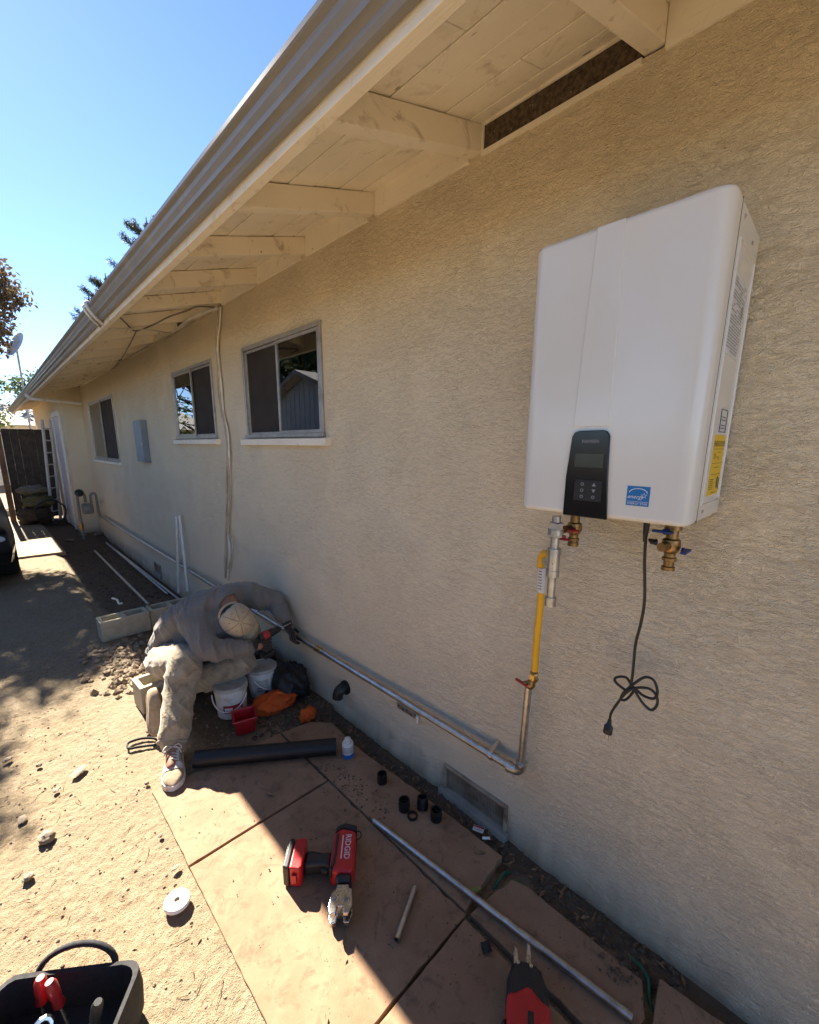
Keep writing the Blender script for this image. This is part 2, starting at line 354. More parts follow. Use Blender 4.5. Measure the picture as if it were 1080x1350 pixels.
# patio of big tan slabs
patio = empty('patio', (-0.6, 1.2, -0.04), 'patio of large tan concrete slabs along the wall', None, None, 'structure')
SL = [ [(-1.10,1.688),(-0.416,1.676),(-0.414,2.20),(-1.102,2.235)],
       [(-1.10,0.757),(-0.412,0.752),(-0.414,1.668),(-1.099,1.680)],
       [(-1.10,-0.19),(-0.44,-0.19),(-0.428,0.744),(-1.10,0.749)],
       [(-0.408,0.76),(-0.30,0.772),(-0.118,0.782),(-0.125,1.30),(-0.15,1.72),(-0.128,2.05),(-0.22,2.16),(-0.408,2.19)],
       [(-0.404,0.20),(-0.25,0.175),(-0.152,0.215),(-0.15,0.64),(-0.172,0.705),(-0.25,0.722),(-0.335,0.735),(-0.40,0.742)],
       [(-0.43,-0.4),(-0.09,-0.4),(-0.095,0.0),(-0.112,0.175),(-0.19,0.165),(-0.25,0.155),(-0.43,0.185)] ]
def jag(poly, seed, step=0.035, amp=0.0028):
    r = random.Random(seed); out = []
    for (a, b) in zip(poly, poly[1:]+poly[:1]):
        L = math.hypot(b[0]-a[0], b[1]-a[1]); n = max(1, int(L/step)); nx, ny = -(b[1]-a[1])/L, (b[0]-a[0])/L
        for i in range(n):
            t = i/n; d = 0 if i == 0 else (r.uniform(0, amp) if r.random() < 0.93 else amp*r.uniform(1.5, 3.2)); out.append((a[0]+(b[0]-a[0])*t+nx*d, a[1]+(b[1]-a[1])*t+ny*d))
    return out
for k, pl in enumerate(SL):
    pl = jag(pl, k)
    dz = [0, -0.002, 0.001, 0.003, -0.004, 0.006][k]
    obj('slab', MB().prism(pl, (0, 0, dz), (1,0,0), (0,1,0), (-0.045, 0.0)), M['slab'], patio, bevel=0.003)
# raised concrete path beyond the bed (sunlit at the far end)
path = obj('path', MB().prism([(-3.6,8.9),(-0.74,8.72),(-0.76,11.2),(-0.95,16.5),(-3.6,16.5)], (0,0,0), (1,0,0), (0,1,0), (-0.05, 0.02)), M['path'], None, bevel=0.008)
tag(path, 'pale concrete path running towards the dark gate', None, None, 'structure')
# ------------------------------------------------------------------ the house
house = empty('house', (3, 7, 0), 'long cream stucco house wall with open eaves, sliding windows and a metal gutter', 'house')
HY0, HY1, JOG = -2.6, 16.5, 10.5
WIN = [(2.205, 3.255, 1.79, 2.435), (3.86, 4.92, 1.795, 2.445), (7.75, 9.75, 1.475, 2.46)]
def wall_mesh():
    mb = MB(); st = 0.03
    ys = list(np.arange(HY0, -0.4, 0.06)) + list(np.arange(-0.4, 2.2, 0.0075)) + list(np.arange(2.2, 3.4, 0.014)) + list(np.arange(3.4, 6.0, 0.04)) + list(np.arange(6.0, JOG, 0.12)) + [JOG]; zs = list(np.arange(-0.15, 2.79, 0.0085)) + [2.803]
    for w in WIN: ys += [w[0], w[1]]; zs += [w[2], w[3]]
    vents = [(0.845, 1.205, 0.005, 0.135), (6.2, 6.46, 0.03, 0.15)]
    for w in vents: ys += [w[0], w[1]]; zs += [w[2], w[3]]
    def clean(a, keep):
        a = sorted(a); out = []
        for q in a:
            if q in keep or not out or q-out[-1] > 0.004:
                if out and q-out[-1] <= 0.004 and q in keep and out[-1] not in keep: out.pop()
                if not out or q != out[-1]: out.append(q)
        return out
    kz = set(); ky = set()
    for w in WIN+vents: ky |= {w[0], w[1]}; kz |= {w[2], w[3]}
    ys = clean(ys, ky); zs = clean(zs, kz)
    Y, Z = np.meshgrid(ys, zs, indexing='ij')
    near = np.ones_like(Y)
    for w in WIN+vents:
        d = np.maximum(np.maximum(w[0]-Y, Y-w[1]), np.maximum(w[2]-Z, Z-w[3])); near *= sstep(0.0, 0.10, d)
    X = 0.0035*fbm(Y*1.6, Z*2.2, 3)*near + 0.0022*fbm(Y*8+0.5*Z, Z*17, 2)*near - 0.012*(1-sstep(-0.02, 0.07, Z))*near
    wy = Y + 0.05*fbm(Y*3, Z*3, 2); wz = Z + 0.03*fbm(Y*4+7, Z*4, 2) + 0.06*Y*fbm(Y*0.7, Z*0.7, 2)
    dash = 1-np.abs(fbm(wy*17, wz*46, 3))*2.6; dash2 = 1-np.abs(fbm(wy*34+9, wz*80+4, 2))*2.4
    amp_ = 0.55+0.45*sstep(-0.3, 0.35, fbm(Y*2.1+3, Z*2.1, 2)); amp_ = amp_*(0.35+0.65*sstep(0.25, 0.8, Z))*(1-sstep(3.0, 3.6, Y))
    X = X - near*amp_*(0.0032*dash + 0.0016*dash2 + 0.0010*fbm(Y*120, Z*120, 1))
    n = len(zs); mb.v = list(map(tuple, np.stack([X, Y, Z], -1).reshape(-1, 3)))
    inside = lambda y, z: any(w[0]-1e-6 < y < w[1]+1e-6 and w[2]-1e-6 < z < w[3]+1e-6 for w in WIN+vents)
    for i in range(len(ys)-1):
        for j in range(n-1):
            if inside((ys[i]+ys[i+1])/2, (zs[j]+zs[j+1])/2): continue
            mb.f.append((i*n+j, i*n+j+1, (i+1)*n+j+1, (i+1)*n+j))
    for w in WIN+vents:           # reveals
        a, b, c, d = w; t = 0.09
        mb.add([(0,a,c),(0,b,c),(0,b,d),(0,a,d),(t,a,c),(t,b,c),(t,b,d),(t,a,d)], [(0,1,5,4),(1,2,6,5),(2,3,7,6),(3,0,4,7)])
    # the wall steps out at the far end
    mb.add([(0.0,JOG,-0.15),(-0.30,JOG,-0.15),(-0.30,JOG,2.83),(0.0,JOG,2.9)], [(0,1,2,3)])
    mb.add([(-0.30,JOG,-0.15),(-0.30,HY1,-0.15),(-0.30,HY1,2.83),(-0.30,JOG,2.83)], [(0,1,2,3)])
    # end walls and back
    mb.add([(-0.30,HY1,-0.15),(7,HY1,-0.15),(7,HY1,2.9),(-0.30,HY1,2.83)], [(0,1,2,3)])
    mb.add([(0,HY0,-0.15),(0,HY0,2.9),(7,HY0,2.9),(7,HY0,-0.15)], [(0,1,2,3)])
    mb.add([(7,HY0,-0.15),(7,HY0,2.9),(7,HY1,2.9),(7,HY1,-0.15)], [(0,1,2,3)])
    return mb
wall = obj('wall', wall_mesh(), M['stucco'], house, smooth=60)

SLP = 0.30; RB = 2.805                      # rafter underside at the wall, fall outwards
rz = lambda x: RB + SLP*x
RAF = [0.535 + 0.606*k for k in range(-5, 27)]
for k, y in enumerate(RAF):
    if y > HY1-0.1: break
    w = 0.045; jit = 0.004*math.sin(k*2.7)
    mb = MB(); x0, x1 = (0.03 if y < JOG else -0.27), -0.702
    dz = 0.088
    mb.add([(x0,y-w/1.6,rz(x0)+jit),(x1,y-w/1.6,rz(x1)+jit),(x1,y+w/1.6,rz(x1)+jit),(x0,y+w/1.6,rz(x0)+jit),
            (x0,y-w/1.6,rz(x0)+dz),(x1,y-w/1.6,rz(x1)+dz),(x1,y+w/1.6,rz(x1)+dz),(x0,y+w/1.6,rz(x0)+dz)],
           [(0,3,2,1),(4,5,6,7),(0,1,5,4),(1,2,6,5),(2,3,7,6),(3,0,4,7)])
    obj('rafter', mb, M['cream_wood_x'], house, bevel=0.003, fix=True)
# soffit boards: planks along the eave, V gaps between them
nb = 6; wb = 0.75/nb
for k in range(nb):
    xa = 0.045 - wb*k - 0.002; xb = 0.045 - wb*(k+1) + 0.002; zz = lambda x: rz(x)+0.0885+0.0006*k
    cuts = [HY0, 0.23+0.6*(k % 3), 6.4+0.55*(k % 4), HY1+0.3]
    for a, b in zip(cuts[:-1], cuts[1:]):
        dz_ = 0.0012*((k*7) % 3)
        mb = MB().add([(xa,a+0.001,zz(xa)+dz_),(xb,a+0.001,zz(xb)+dz_),(xb,b-0.001,zz(xb)+dz_),(xa,b-0.001,zz(xa)+dz_),
                       (xa,a+0.001,zz(xa)+0.02),(xb,a+0.001,zz(xb)+0.02),(xb,b-0.001,zz(xb)+0.02),(xa,b-0.001,zz(xa)+0.02)],
                      [(0,3,2,1),(4,5,6,7),(0,1,5,4),(1,2,6,5),(2,3,7,6),(3,0,4,7)])
        obj('soffit_board', mb, M['cream_wood'], house, bevel=0.003, fix=True)
# blocking between rafters at the wall; one bay is an open screened vent
hwr = 0.045/1.6
for k in range(len(RAF)-1):
    a, b = RAF[k]+hwr+0.001, RAF[k+1]-hwr-0.001
    if b > JOG: break
    if abs(RAF[k]-0.535) < 0.01:
        obj('eave_vent_screen', MB().box((-0.003, a, RB-0.0015), (0.004, b, RB+0.0765)), M['vent_mesh'], house)
        obj('vent_trim', MB().box((-0.010, a, RB-0.016), (0.015, b, RB-0.002)).box((-0.010, a, RB+0.077), (0.015, b, RB+0.092)), M['cream_wood'], house)
        obj('vent_trim', MB().box((-0.010, b-0.010, RB-0.0019), (-0.0035, b, RB+0.0768)), M['cream_wood'], house)
    else:
        obj('blocking', MB().box((-0.012, a, RB-0.015), (0.016, b, RB+0.0935)), M['cream_wood'], house, bevel=0.002)
        if k % 7 in (1, 4) and k > 8:
            obj('vent_hole', MB().box((-0.018, a+0.16, RB+0.01), (-0.0125, a+0.36, RB+0.06)), M['vent_mesh'], house)
obj('fascia', MB().box((-0.738, HY0, 2.557), (-0.703, HY1+0.3, 2.70)), M['cream_wood'], house, bevel=0.003)
# K-style gutter
gp = [(-0.7395,2.676),(-0.7395,2.588),(-0.763,2.584),(-0.770,2.594),(-0.772,2.606),(-0.783,2.612),(-0.790,2.613),(-0.793,2.626),(-0.803,2.640),(-0.806,2.655),(-0.818,2.660),(-0.822,2.664),(-0.822,2.677),(-0.812,2.678),(-0.812,2.669),(-0.80,2.660),(-0.79,2.64),(-0.76,2.60),(-0.7425,2.60),(-0.7425,2.676)]
def gutter_seg(a, b):
    mb = MB(); n = len(gp)
    mb.add([(x, a, z) for x, z in gp] + [(x, b, z) for x, z in gp], [(i, (i+1) % n, n+(i+1) % n, n+i) for i in range(n)] + [tuple(range(n))[::-1], tuple(range(n, 2*n))])
    return mb
gut = obj('gutter', gutter_seg(HY0, 5.02), M['gutter'], house, smooth=22, fix=True)
obj('gutter_length', gutter_seg(5.023, HY1+0.2), M['gutter'], gut, smooth=22, fix=True)
sp = [(x-0.0025 if z > 2.61 or x < -0.75 else x, z-0.002 if z < 2.6 else z+0.0005) for x, z in gp[1:13]]
# roof: sheathing and shingles up to the ridge
mb = MB(); zt = lambda x: rz(x)+0.112
mb.add([(-0.775,HY0-0.3,zt(-0.775)),(3.6,HY0-0.3,zt(3.6)),(3.6,HY1+0.4,zt(3.6)),(-0.775,HY1+0.4,zt(-0.775)),(7.9,HY0-0.3,zt(-0.775)),(7.9,HY1+0.4,zt(-0.775)),
        (-0.775,HY0-0.3,zt(-0.775)+0.02),(3.6,HY0-0.3,zt(3.6)+0.02),(3.6,HY1+0.4,zt(3.6)+0.02),(-0.775,HY1+0.4,zt(-0.775)+0.02),(7.9,HY0-0.3,zt(-0.775)+0.02),(7.9,HY1+0.4,zt(-0.775)+0.02)],
       [(0,1,2,3),(1,4,5,2),(6,9,8,7),(7,8,11,10),(0,3,9,6),(0,6,7,1),(1,7,10,4),(3,2,8,9),(2,5,11,8),(4,10,11,5)])
obj('roof', mb, M['shingle'], house, fix=True)
# gable ends close the attic
obj('gable', MB().add([(-0.3,HY1+0.001,2.83),(3.6,HY1+0.001,zt(3.6)-0.01),(7.2,HY1+0.001,2.83)], [(0,1,2)]), M['stucco'], house)
obj('gable', MB().add([(0,HY0-0.001,2.85),(7.2,HY0-0.001,2.85),(3.6,HY0-0.001,zt(3.6)-0.01)], [(0,1,2)]), M['stucco'], house)
obj('ceiling', MB().box((0.06,HY0,2.86),(6.9,HY1,2.88)), M['room'], house)

# windows: frame > sash, pane, screen, sill
def window(w, screen_far):
    a, b, c, d = w; X0, X1 = -0.012, 0.055; t = 0.026; m = (a+b)/2
    mb = MB().box((X0,a,d-t),(X1,b,d)).box((X0-0.012,a-0.006,c),(X1,b+0.006,c+t*0.9)).box((X0,a,c+t*0.9+0.0005),(X1,a+t,d-t-0.0005)).box((X0,b-t,c+t*0.9+0.0005),(X1,b,d-t-0.0005))
    win = obj('window', mb, M['alu'], house, bevel=0.002)
    zs0, zs1 = c+t*0.9+0.001, d-t-0.001
    fr = (m-0.018, b-t-0.001) if screen_far else (a+t+0.001, m+0.018)
    gl = (a+t+0.001, m-0.019) if screen_far else (m+0.019, b-t-0.001)
    s = 0.016
    sm = MB().box((0.006,fr[0],zs0),(0.022,fr[1],zs0+s)).box((0.006,fr[0],zs1-s),(0.022,fr[1],zs1)).box((0.006,fr[0],zs0+s),(0.022,fr[0]+s,zs1-s)).box((0.006,fr[1]-s,zs0+s),(0.022,fr[1],zs1-s))
    obj('screen_frame', sm, M['alu'], win, bevel=0.001)
    obj('insect_screen', MB().box((0.013,fr[0]+s,zs0+s),(0.0145,fr[1]-s,zs1-s)), M['screen'], win)
    e = 0.020; g0, g1 = gl
    if screen_far: g1 += 0.036
    else: g0 -= 0.036
    sm = MB().box((-0.008,g0,zs0),(0.0055,g1,zs0+e)).box((-0.008,g0,zs1-e),(0.0055,g1,zs1)).box((-0.008,g0,zs0+e),(0.0055,g0+e,zs1-e)).box((-0.008,g1-e,zs0+e),(0.0055,g1,zs1-e))
    obj('sash', sm, M['alu'], win, bevel=0.0015)
    obj('pane', MB().box((-0.001,g0+e,zs0+e),(0.002,g1-e,zs1-e)), M['glass'], win)
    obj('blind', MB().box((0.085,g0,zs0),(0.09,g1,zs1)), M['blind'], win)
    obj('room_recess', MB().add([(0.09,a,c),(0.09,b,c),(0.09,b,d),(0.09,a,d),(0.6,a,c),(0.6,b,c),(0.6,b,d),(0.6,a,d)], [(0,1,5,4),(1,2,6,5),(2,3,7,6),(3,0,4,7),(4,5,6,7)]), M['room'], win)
    obj('sill', MB().prism([(0.0,0),(-0.045,-0.008),(-0.045,-0.05),(-0.034,-0.053),(0.0,-0.053)], (0.004, a-0.055, c-0.0015), (1,0,0), (0,0,1), (0, -(b-a)-0.11)), M['cream_wood'], win, bevel=0.003, fix=True)
    return win
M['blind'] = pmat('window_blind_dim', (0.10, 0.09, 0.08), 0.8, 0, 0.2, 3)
window(WIN[0], True); window(WIN[1], False); window(WIN[2], False)

# crawl space vents
def crawl_vent(a, b, c, d):
    f = MB().box((-0.016,a-0.008,d-0.006),(0.03,b+0.008,d+0.006)).box((-0.016,a-0.008,c),(0.03,a+0.005,d-0.007)).box((-0.016,b-0.005,c),(0.03,b+0.008,d-0.007))
    fr = obj('crawl_vent', f, M['vent_metal'], house, bevel=0.002)
    g = MB(); n = int((b-a)/0.0085); m = int((d-c)/0.0085)
    for i in range(n+1): y = a+0.005+i*(b-a-0.01)/n; g.box((-0.002,y-0.0012,c),(0.0005,y+0.0012,d-0.007))
    for j in range(m+1): z = c+j*(d-c-0.007)/m; g.box((0.0008,a+0.004,z-0.0012),(0.0032,b-0.004,z+0.0012))
    tag(obj('mesh', g, M['vent_metal'], fr), kind='stuff')
    obj('backing', MB().box((0.035,a,c),(0.04,b,d)), M['vent_mesh'], fr)
    obj('vent_sill', MB().prism([(0.02,0),(-0.030,-0.012),(-0.036,-0.055),(0.02,-0.055)], (0, a-0.02, c+0.002), (1,0,0), (0,0,1), (0, -(b-a)-0.05)), M['concrete'], fr, bevel=0.006, fix=True)
crawl_vent(0.845, 1.205, 0.005, 0.135); crawl_vent(6.2, 6.46, 0.03, 0.15)
# ------------------------------------------------------------------ vegetation
def m_leaf(name, a, b, trans=0.35):
    t = NT(name); info = t.n('ShaderNodeTexNoise', i_Vector=t.geo.outputs['Position'], i_Scale=7.0, i_Detail=2.0).outputs['Fac']
    rp = t.geo.outputs['Random Per Island'] if 'Random Per Island' in t.geo.outputs else info
    c = t.mix(t.math('MULTIPLY', t.math('ADD', info, rp), 0.5), a, b); t.color(c); t.set(Roughness=0.55, Specular_IOR_Level=0.35)
    tr = t.n('ShaderNodeBsdfTranslucent'); t.l(c, tr.inputs[0]); mx = t.n('ShaderNodeMixShader', i_0=trans)
    t.l(t.b.outputs[0], mx.inputs[1]); t.l(tr.outputs[0], mx.inputs[2]); t.l(mx.outputs[0], t.out.inputs['Surface']); return t.m
M['bark'] = pmat('bark', (0.12, 0.09, 0.065), 0.95, 0, 0.3, 12, 0.006, 40)
M['plum'] = m_leaf('plum_leaves', (0.035, 0.024, 0.014), (0.19, 0.125, 0.055))
M['green'] = m_leaf('green_leaves', (0.035, 0.065, 0.02), (0.11, 0.14, 0.045))
M['dkgreen'] = m_leaf('dark_leaves', (0.02, 0.038, 0.014), (0.06, 0.085, 0.03), 0.2)
M['conifer'] = m_leaf('conifer_needles', (0.025, 0.04, 0.022), (0.07, 0.085, 0.05), 0.15)
def leaf_cloud(centers, n, spread, size, seed, aspect=0.5, droop=0.0):
    r = np.random.RandomState(seed); C = np.array(centers)[r.randint(0, len(centers), n)]
    d = r.normal(size=(n, 3)); d /= np.linalg.norm(d, axis=1)[:, None]; c = C + d*(spread*r.uniform(0, 1, n)**0.6)[:, None]
    a = r.normal(size=(n, 3)); a[:, 2] -= droop; a /= np.linalg.norm(a, axis=1)[:, None]
    b = np.cross(a, r.normal(size=(n, 3))); b /= np.linalg.norm(b, axis=1)[:, None]; s = size*r.uniform(0.6, 1.3, n)[:, None]; nn = np.cross(a, b)
    # a leaf: pointed, slightly folded (two triangles pairs)
    p0 = c - a*s*0.5; p1 = c + b*s*aspect*0.5 + nn*s*0.06; p2 = c + a*s*0.5; p3 = c - b*s*aspect*0.5 + nn*s*0.06
    v = np.stack([p0, p1, p2, p3], 1).reshape(-1, 3); f = (np.arange(n)*4)[:, None] + np.array([0, 1, 2, 3])
    return v.tolist(), f.tolist()
def tree_skeleton(base, h, spread, seed, levels=3, lean=(0, 0), trunk_frac=0.35, r0=0.11, nb=5):
    r = random.Random(seed); mb = MB(); tips = []
    def grow(p, d, L, rad, lv):
        pts = [p]; n = 5; q = p.copy(); dd = d.copy()
        for i in range(n):
            dd = (dd + V((r.uniform(-1,1), r.uniform(-1,1), r.uniform(-0.5,0.8)))*0.14).normalized(); q = q + dd*(L/n); pts.append(q.copy())
        mb.tube(pts, [rad*(1-0.5*i/n) for i in range(n+1)], 7 if lv < 2 else 4, caps=False)
        if lv >= levels: tips.append(q); tips.append(pts[3]); return
        for k in range(nb if lv == 0 else 4):
            t = pts[-1] if k < 2 else pts[r.choice([3, 4])]
            an = r.uniform(0, 2*PI); up = r.uniform(0.1, 0.75) if lv == 0 else r.uniform(-0.25, 0.6)
            nd = (dd*0.35 + V((math.cos(an), math.sin(an), up))*0.9).normalized(); nd = V((nd.x*spread, nd.y*spread, nd.z)).normalized()
            grow(t, nd, L*(0.62 if lv == 0 else 0.66)*r.uniform(0.8, 1.15), rad*0.52, lv+1)
    grow(V(base), V((lean[0], lean[1], 1)).normalized(), h*trunk_frac, r0, 0)
    return mb, tips
def tree(name, base, h, seed, leafm, nleaf, lsize, lspread, label, cat='tree', group=None, spread=1.2, lean=(0,0), trunk=0.38, r0=0.11, levels=3, aspect=0.5, keep=None):
    root = empty(name, base, label, cat, group); mb, tips = tree_skeleton(base, h, spread, seed, levels, lean, trunk, r0)
    if keep: tips = [t for t in tips if keep(t)]
    obj('trunk', mb, M['bark'], root, smooth=60)
    obj('crown', leaf_cloud(tips, nleaf, lspread, lsize, seed, aspect), leafm, root)
    return root, tips
# the red-leafed tree that leans over the yard and dapples the ground
def crown_fill(c, r, n, seed, ok):
    q = np.random.RandomState(seed); out = []
    while len(out) < n:
        d = q.normal(size=3); d /= np.linalg.norm(d); p = np.array(c)+d*np.array(r)*(q.uniform(0.15, 1)**0.5)
        if mnoise.noise(V(p)*0.85+V((seed, 0, 0))) > -0.12 and ok(p): out.append(p.tolist())
    return out
plum = empty('plum_tree', (-3.1, 11.5, 0), 'purple-leafed plum tree overhanging the yard beside the satellite dish', 'tree')
pmb, ptips = tree_skeleton((-3.1, 11.5, 0), 5.0, 1.25, 12, 3, (0.12, -0.04), 0.40, 0.10)
edge = lambda p: p[0] < -0.60 + 0.10*math.sin(p[2]*5.0) + 0.09*math.sin(p[1]*3+p[2]) - 0.16*abs(p[2]-4.3)
cents = crown_fill((-2.5, 11.6, 4.45), (2.0, 1.75, 1.35), 520, 5, edge)
cents += crown_fill((-2.0, 8.3, 4.0), (0.3, 0.35, 0.3), 7, 6, edge)
tr_p = V((-2.7, 11.2, 2.6))
for k in range(0, len(cents), 9):
    e = V(cents[k]); pmb.tube(spline([tr_p, tr_p.lerp(e, 0.5)+V((0,0,0.25)), e], 4), [0.04]*4+[0.022]*4+[0.006], 4, caps=False)
obj('trunk', pmb, M['bark'], plum, smooth=60)
obj('crown', leaf_cloud(cents, 62000, 0.30, 0.098, 12, 0.5), M['plum'], plum)
g2, _ = tree('broadleaf_tree', (-2.9, 18.5, 0), 5.2, 31, M['green'], 9000, 0.13, 0.55, 'leafy green tree growing beyond the dark gate', lean=(0.1, 0), r0=0.12)
wn = empty('sky_blocker_tree', (-4.15, 0.6, 0), 'added green tree out of view, blocking sky light over the slabs', 'tree')  # added tree, out of view: its canopy cuts sky light on the slabs
wmb, _ = tree_skeleton((-4.15, 0.6, 0), 6.6, 1.2, 21, 2, (0.10, 0.0), 0.62, 0.14)
wc = crown_fill((-3.2, 0.2, 6.5), (1.4, 2.6, 1.1), 220, 9, lambda p: p[0] < -1.62)
for k in range(0, len(wc), 8):
    e = V(wc[k]); s0 = V((-3.7, 0.6, 4.2)); wmb.tube(spline([s0, s0.lerp(e, 0.5)+V((0,0,0.3)), e], 4), [0.05]*4+[0.028]*4+[0.008], 4, caps=False)
obj('trunk', wmb, M['bark'], wn, smooth=60); obj('crown', leaf_cloud(wc, 20000, 0.45, 0.16, 22, 0.5), M['green'], wn)
# big trees of the neighbouring garden (their mass shades this side of the house)
def copy_tree(root, loc, rot, scale, label):
    r = root.copy(); COL.objects.link(r); r.location = loc; r.rotation_euler = (0, 0, rot); r.scale = (scale,)*3; r['label'] = label; WL[r.name] = V(loc)
    for ch in root.children:
        c = ch.copy(); COL.objects.link(c); c.parent = r
    return r
oak, _ = tree('oak_tree', (-12.5, 9.5, 0), 10.5, 44, M['dkgreen'], 16000, 0.26, 0.85, 'tall dark oak tree rising over the neighbouring roof', spread=1.3, r0=0.25, group='neighbouring garden oaks')
for (x, y, rot, s, lb) in [(-13.0, -2.0, 2.1, 0.8, 'dark oak tree far behind the lattice fence'), (-11.0, 19.0, 4.0, 1.0, 'dark oak tree beyond the far gable of the blue-grey house')]:
    copy_tree(oak, (x, y, 0), rot, s, lb)['group'] = 'neighbouring garden oaks'
# conifers showing over the gutter
def conifer(base, h, seed, label, top=0.0):
    root = empty('conifer_tree', base, label, 'tree', 'conifers behind the house roof'); r = random.Random(seed); b = V(base)
    tr = MB().tube([b, b+V((0.05,0,h*0.5)), b+V((0,0.05,h))], [0.30, 0.18, 0.02], 8); br = MB(); cents = []
    n = 46
    for k in range(n):
        z = h*(0.32+0.66*k/n); an = k*2.4+r.uniform(-0.3, 0.3); L = (h-z)*0.34+0.5; L *= r.uniform(0.75, 1.15)
        p0 = b+V((0,0,z)); d = V((math.cos(an), math.sin(an), 0)); pts = [p0, p0+d*L*0.4+V((0,0,0.10*L)), p0+d*L*0.75+V((0,0,0.22*L)), p0+d*L+V((0,0,0.45*L))]
        br.tube(pts, [0.045, 0.03, 0.018, 0.006], 4, caps=False)
        for t in np.linspace(0.25, 1.0, 12):
            i = min(int(t*3), 2); u = t*3-i; cents.append(list(pts[i].lerp(pts[i+1], u)))
    obj('trunk', tr, M['bark'], root, smooth=60); obj('branches', br, M['bark'], root)
    obj('crown', leaf_cloud(cents, 34000, 0.19, 0.17, seed, 0.11), M['conifer'], root)
conifer((5.6, 25.0, 0), 12.3, 5, 'tall dark conifer tip rising above the gutter line')
conifer((4.05, 27.0, 0), 10.0, 8, 'shorter conifer with a long side branch behind the gutter cables')
tree('hedge_tree', (0.9, 30.0, 0), 7.2, 77, M['green'], 7000, 0.2, 0.6, 'small round green tree far behind the roof edge', r0=0.1)

# ------------------------------------------------------------------ neighbouring house and lattice fence on the left
nh = empty('neighbouring_house', (-8.2, 12, 0), 'blue-grey board and batten house with a shingle gable roof', 'house')
GX_ = -6.2
obj('wall', MB().prism([(8.6,0),(16.4,0),(16.4,2.6),(12.5,4.0),(8.6,2.6)], (GX_, 0, -0.1), (0,1,0), (0,0,1), (0, -4.0)), M['blue_board'], nh, fix=True)
for k in range(26):
    y = 8.75+k*0.3; zt_ = 2.6+1.4*(1-abs(y-12.5)/3.9) - 0.12
    obj('batten', MB().box((GX_+0.001, y-0.02, 0), (GX_+0.022, y+0.02, zt_)), M['blue_board'], nh)
for sgn in (-1, 1):
    y0, y1 = 12.5, 12.5+sgn*4.4; z0, z1 = 4.05, 4.05-1.4*4.4/3.9
    mb = MB().add([(GX_+0.4,y0,z0),(GX_+0.4,y1,z1),(GX_-4.3,y1,z1),(GX_-4.3,y0,z0),(GX_+0.4,y0,z0-0.12),(GX_+0.4,y1,z1-0.12),(GX_-4.3,y1,z1-0.12),(GX_-4.3,y0,z0-0.12)],
                  [(0,1,2,3),(4,7,6,5),(0,4,5,1),(1,5,6,2),(2,6,7,3),(3,7,4,0)])
    obj('roof_slope', mb, M['shingle_lt'] if 'shingle_lt' in M else M['shingle'], nh, fix=True)
def lattice_fence(x, y0, y1, label):
    fe = empty('lattice_fence', (x, (y0+y1)/2, 0), label, 'fence'); n = int((y1-y0)/0.145)
    for k in range(n):
        y = y0+k*0.145; obj('board', MB().box((x, y+0.003, 0.03), (x+0.02, y+0.142, 1.38)), M['fence_wood'], fe)
    for k in range(int((y1-y0)/2.4)+1):
        y = min(y0+k*2.4, y1-0.05); obj('post', MB().box((x-0.095, y, 0), (x-0.003, y+0.09, 1.88)), M['fence_wood'], fe)
    la = MB(); L = 0.42
    for k in range(int((y1-y0)/0.11)):
        y = y0+k*0.11
        la.add([(x+0.004,y,1.41),(x+0.004,y+0.035,1.41),(x+0.004,y+L+0.035,1.81),(x+0.004,y+L,1.81)], [(0,1,2,3)])
        la.add([(x+0.011,y+L,1.41),(x+0.011,y+L+0.035,1.41),(x+0.011,y+0.035,1.81),(x+0.011,y,1.81)], [(0,1,2,3)])
    tag(obj('lattice', la, M['fence_wood'], fe), kind='stuff')
    obj('rail', MB().box((x-0.02,y0,1.385),(x+0.04,y1,1.41)), M['fence_wood'], fe); obj('rail', MB().box((x-0.02,y0,1.811),(x+0.04,y1,1.85)), M['fence_wood'], fe)
M['fence_wood'] = pmat('fence_wood_grey', (0.20, 0.17, 0.14), 0.85, 0, 0.25, 7, 0.002, 60)
lattice_fence(-4.7, -7.0, 15.0, 'grey board fence with a lattice top in front of the blue-grey house')

# ------------------------------------------------------------------ far end of the yard
M['door_white'] = pmat('door_white', (0.62, 0.62, 0.62), 0.45, 0, 0.06, 4)
FY = 13.0
gate = empty('wooden_gate', (-0.6, FY, 0), 'dark weathered board gate closing the far end of the yard', 'gate')
x = -1.14; k = 0
while x < -0.36:
    w = 0.137; obj('board', MB().box((x, FY+0.004*(k % 2), 0.06), (x+w-0.0015, FY+0.024+0.004*(k % 2), 2.06+0.012*math.sin(k*3.1))), M['dark_wood'], gate, bevel=0.003); x += w; k += 1
for z in (0.35, 1.05, 1.85): obj('rail', MB().box((-1.14, FY+0.029, z), (-0.36, FY+0.065, z+0.09)), M['dark_wood'], gate)
tag(obj('gate_post', MB().box((-1.25, FY-0.05, 0), (-1.15, FY+0.05, 2.1)), M['brown_wood'], None, bevel=0.004), 'brown wooden post at the hinge side of the dark gate', 'post')
fen = empty('board_fence', (-2.2, 13.6, 0), 'dark board fence panel beside the gate post', 'fence')
x = -3.0; k = 0
while x < -1.42:
    obj('board', MB().box((x, 13.6, 0.03), (x+0.142, 13.622, 2.0+0.02*math.sin(k*1.7))), M['dark_wood'], fen); x += 0.147; k += 1
obj('latch', MB().obox((-1.36, 13.55, 1.35), (0.10, 0.03, 0.04)).obox((-1.33, 13.55, 1.25), (0.03, 0.03, 0.2)), M['white_paint'], fen, bevel=0.004)
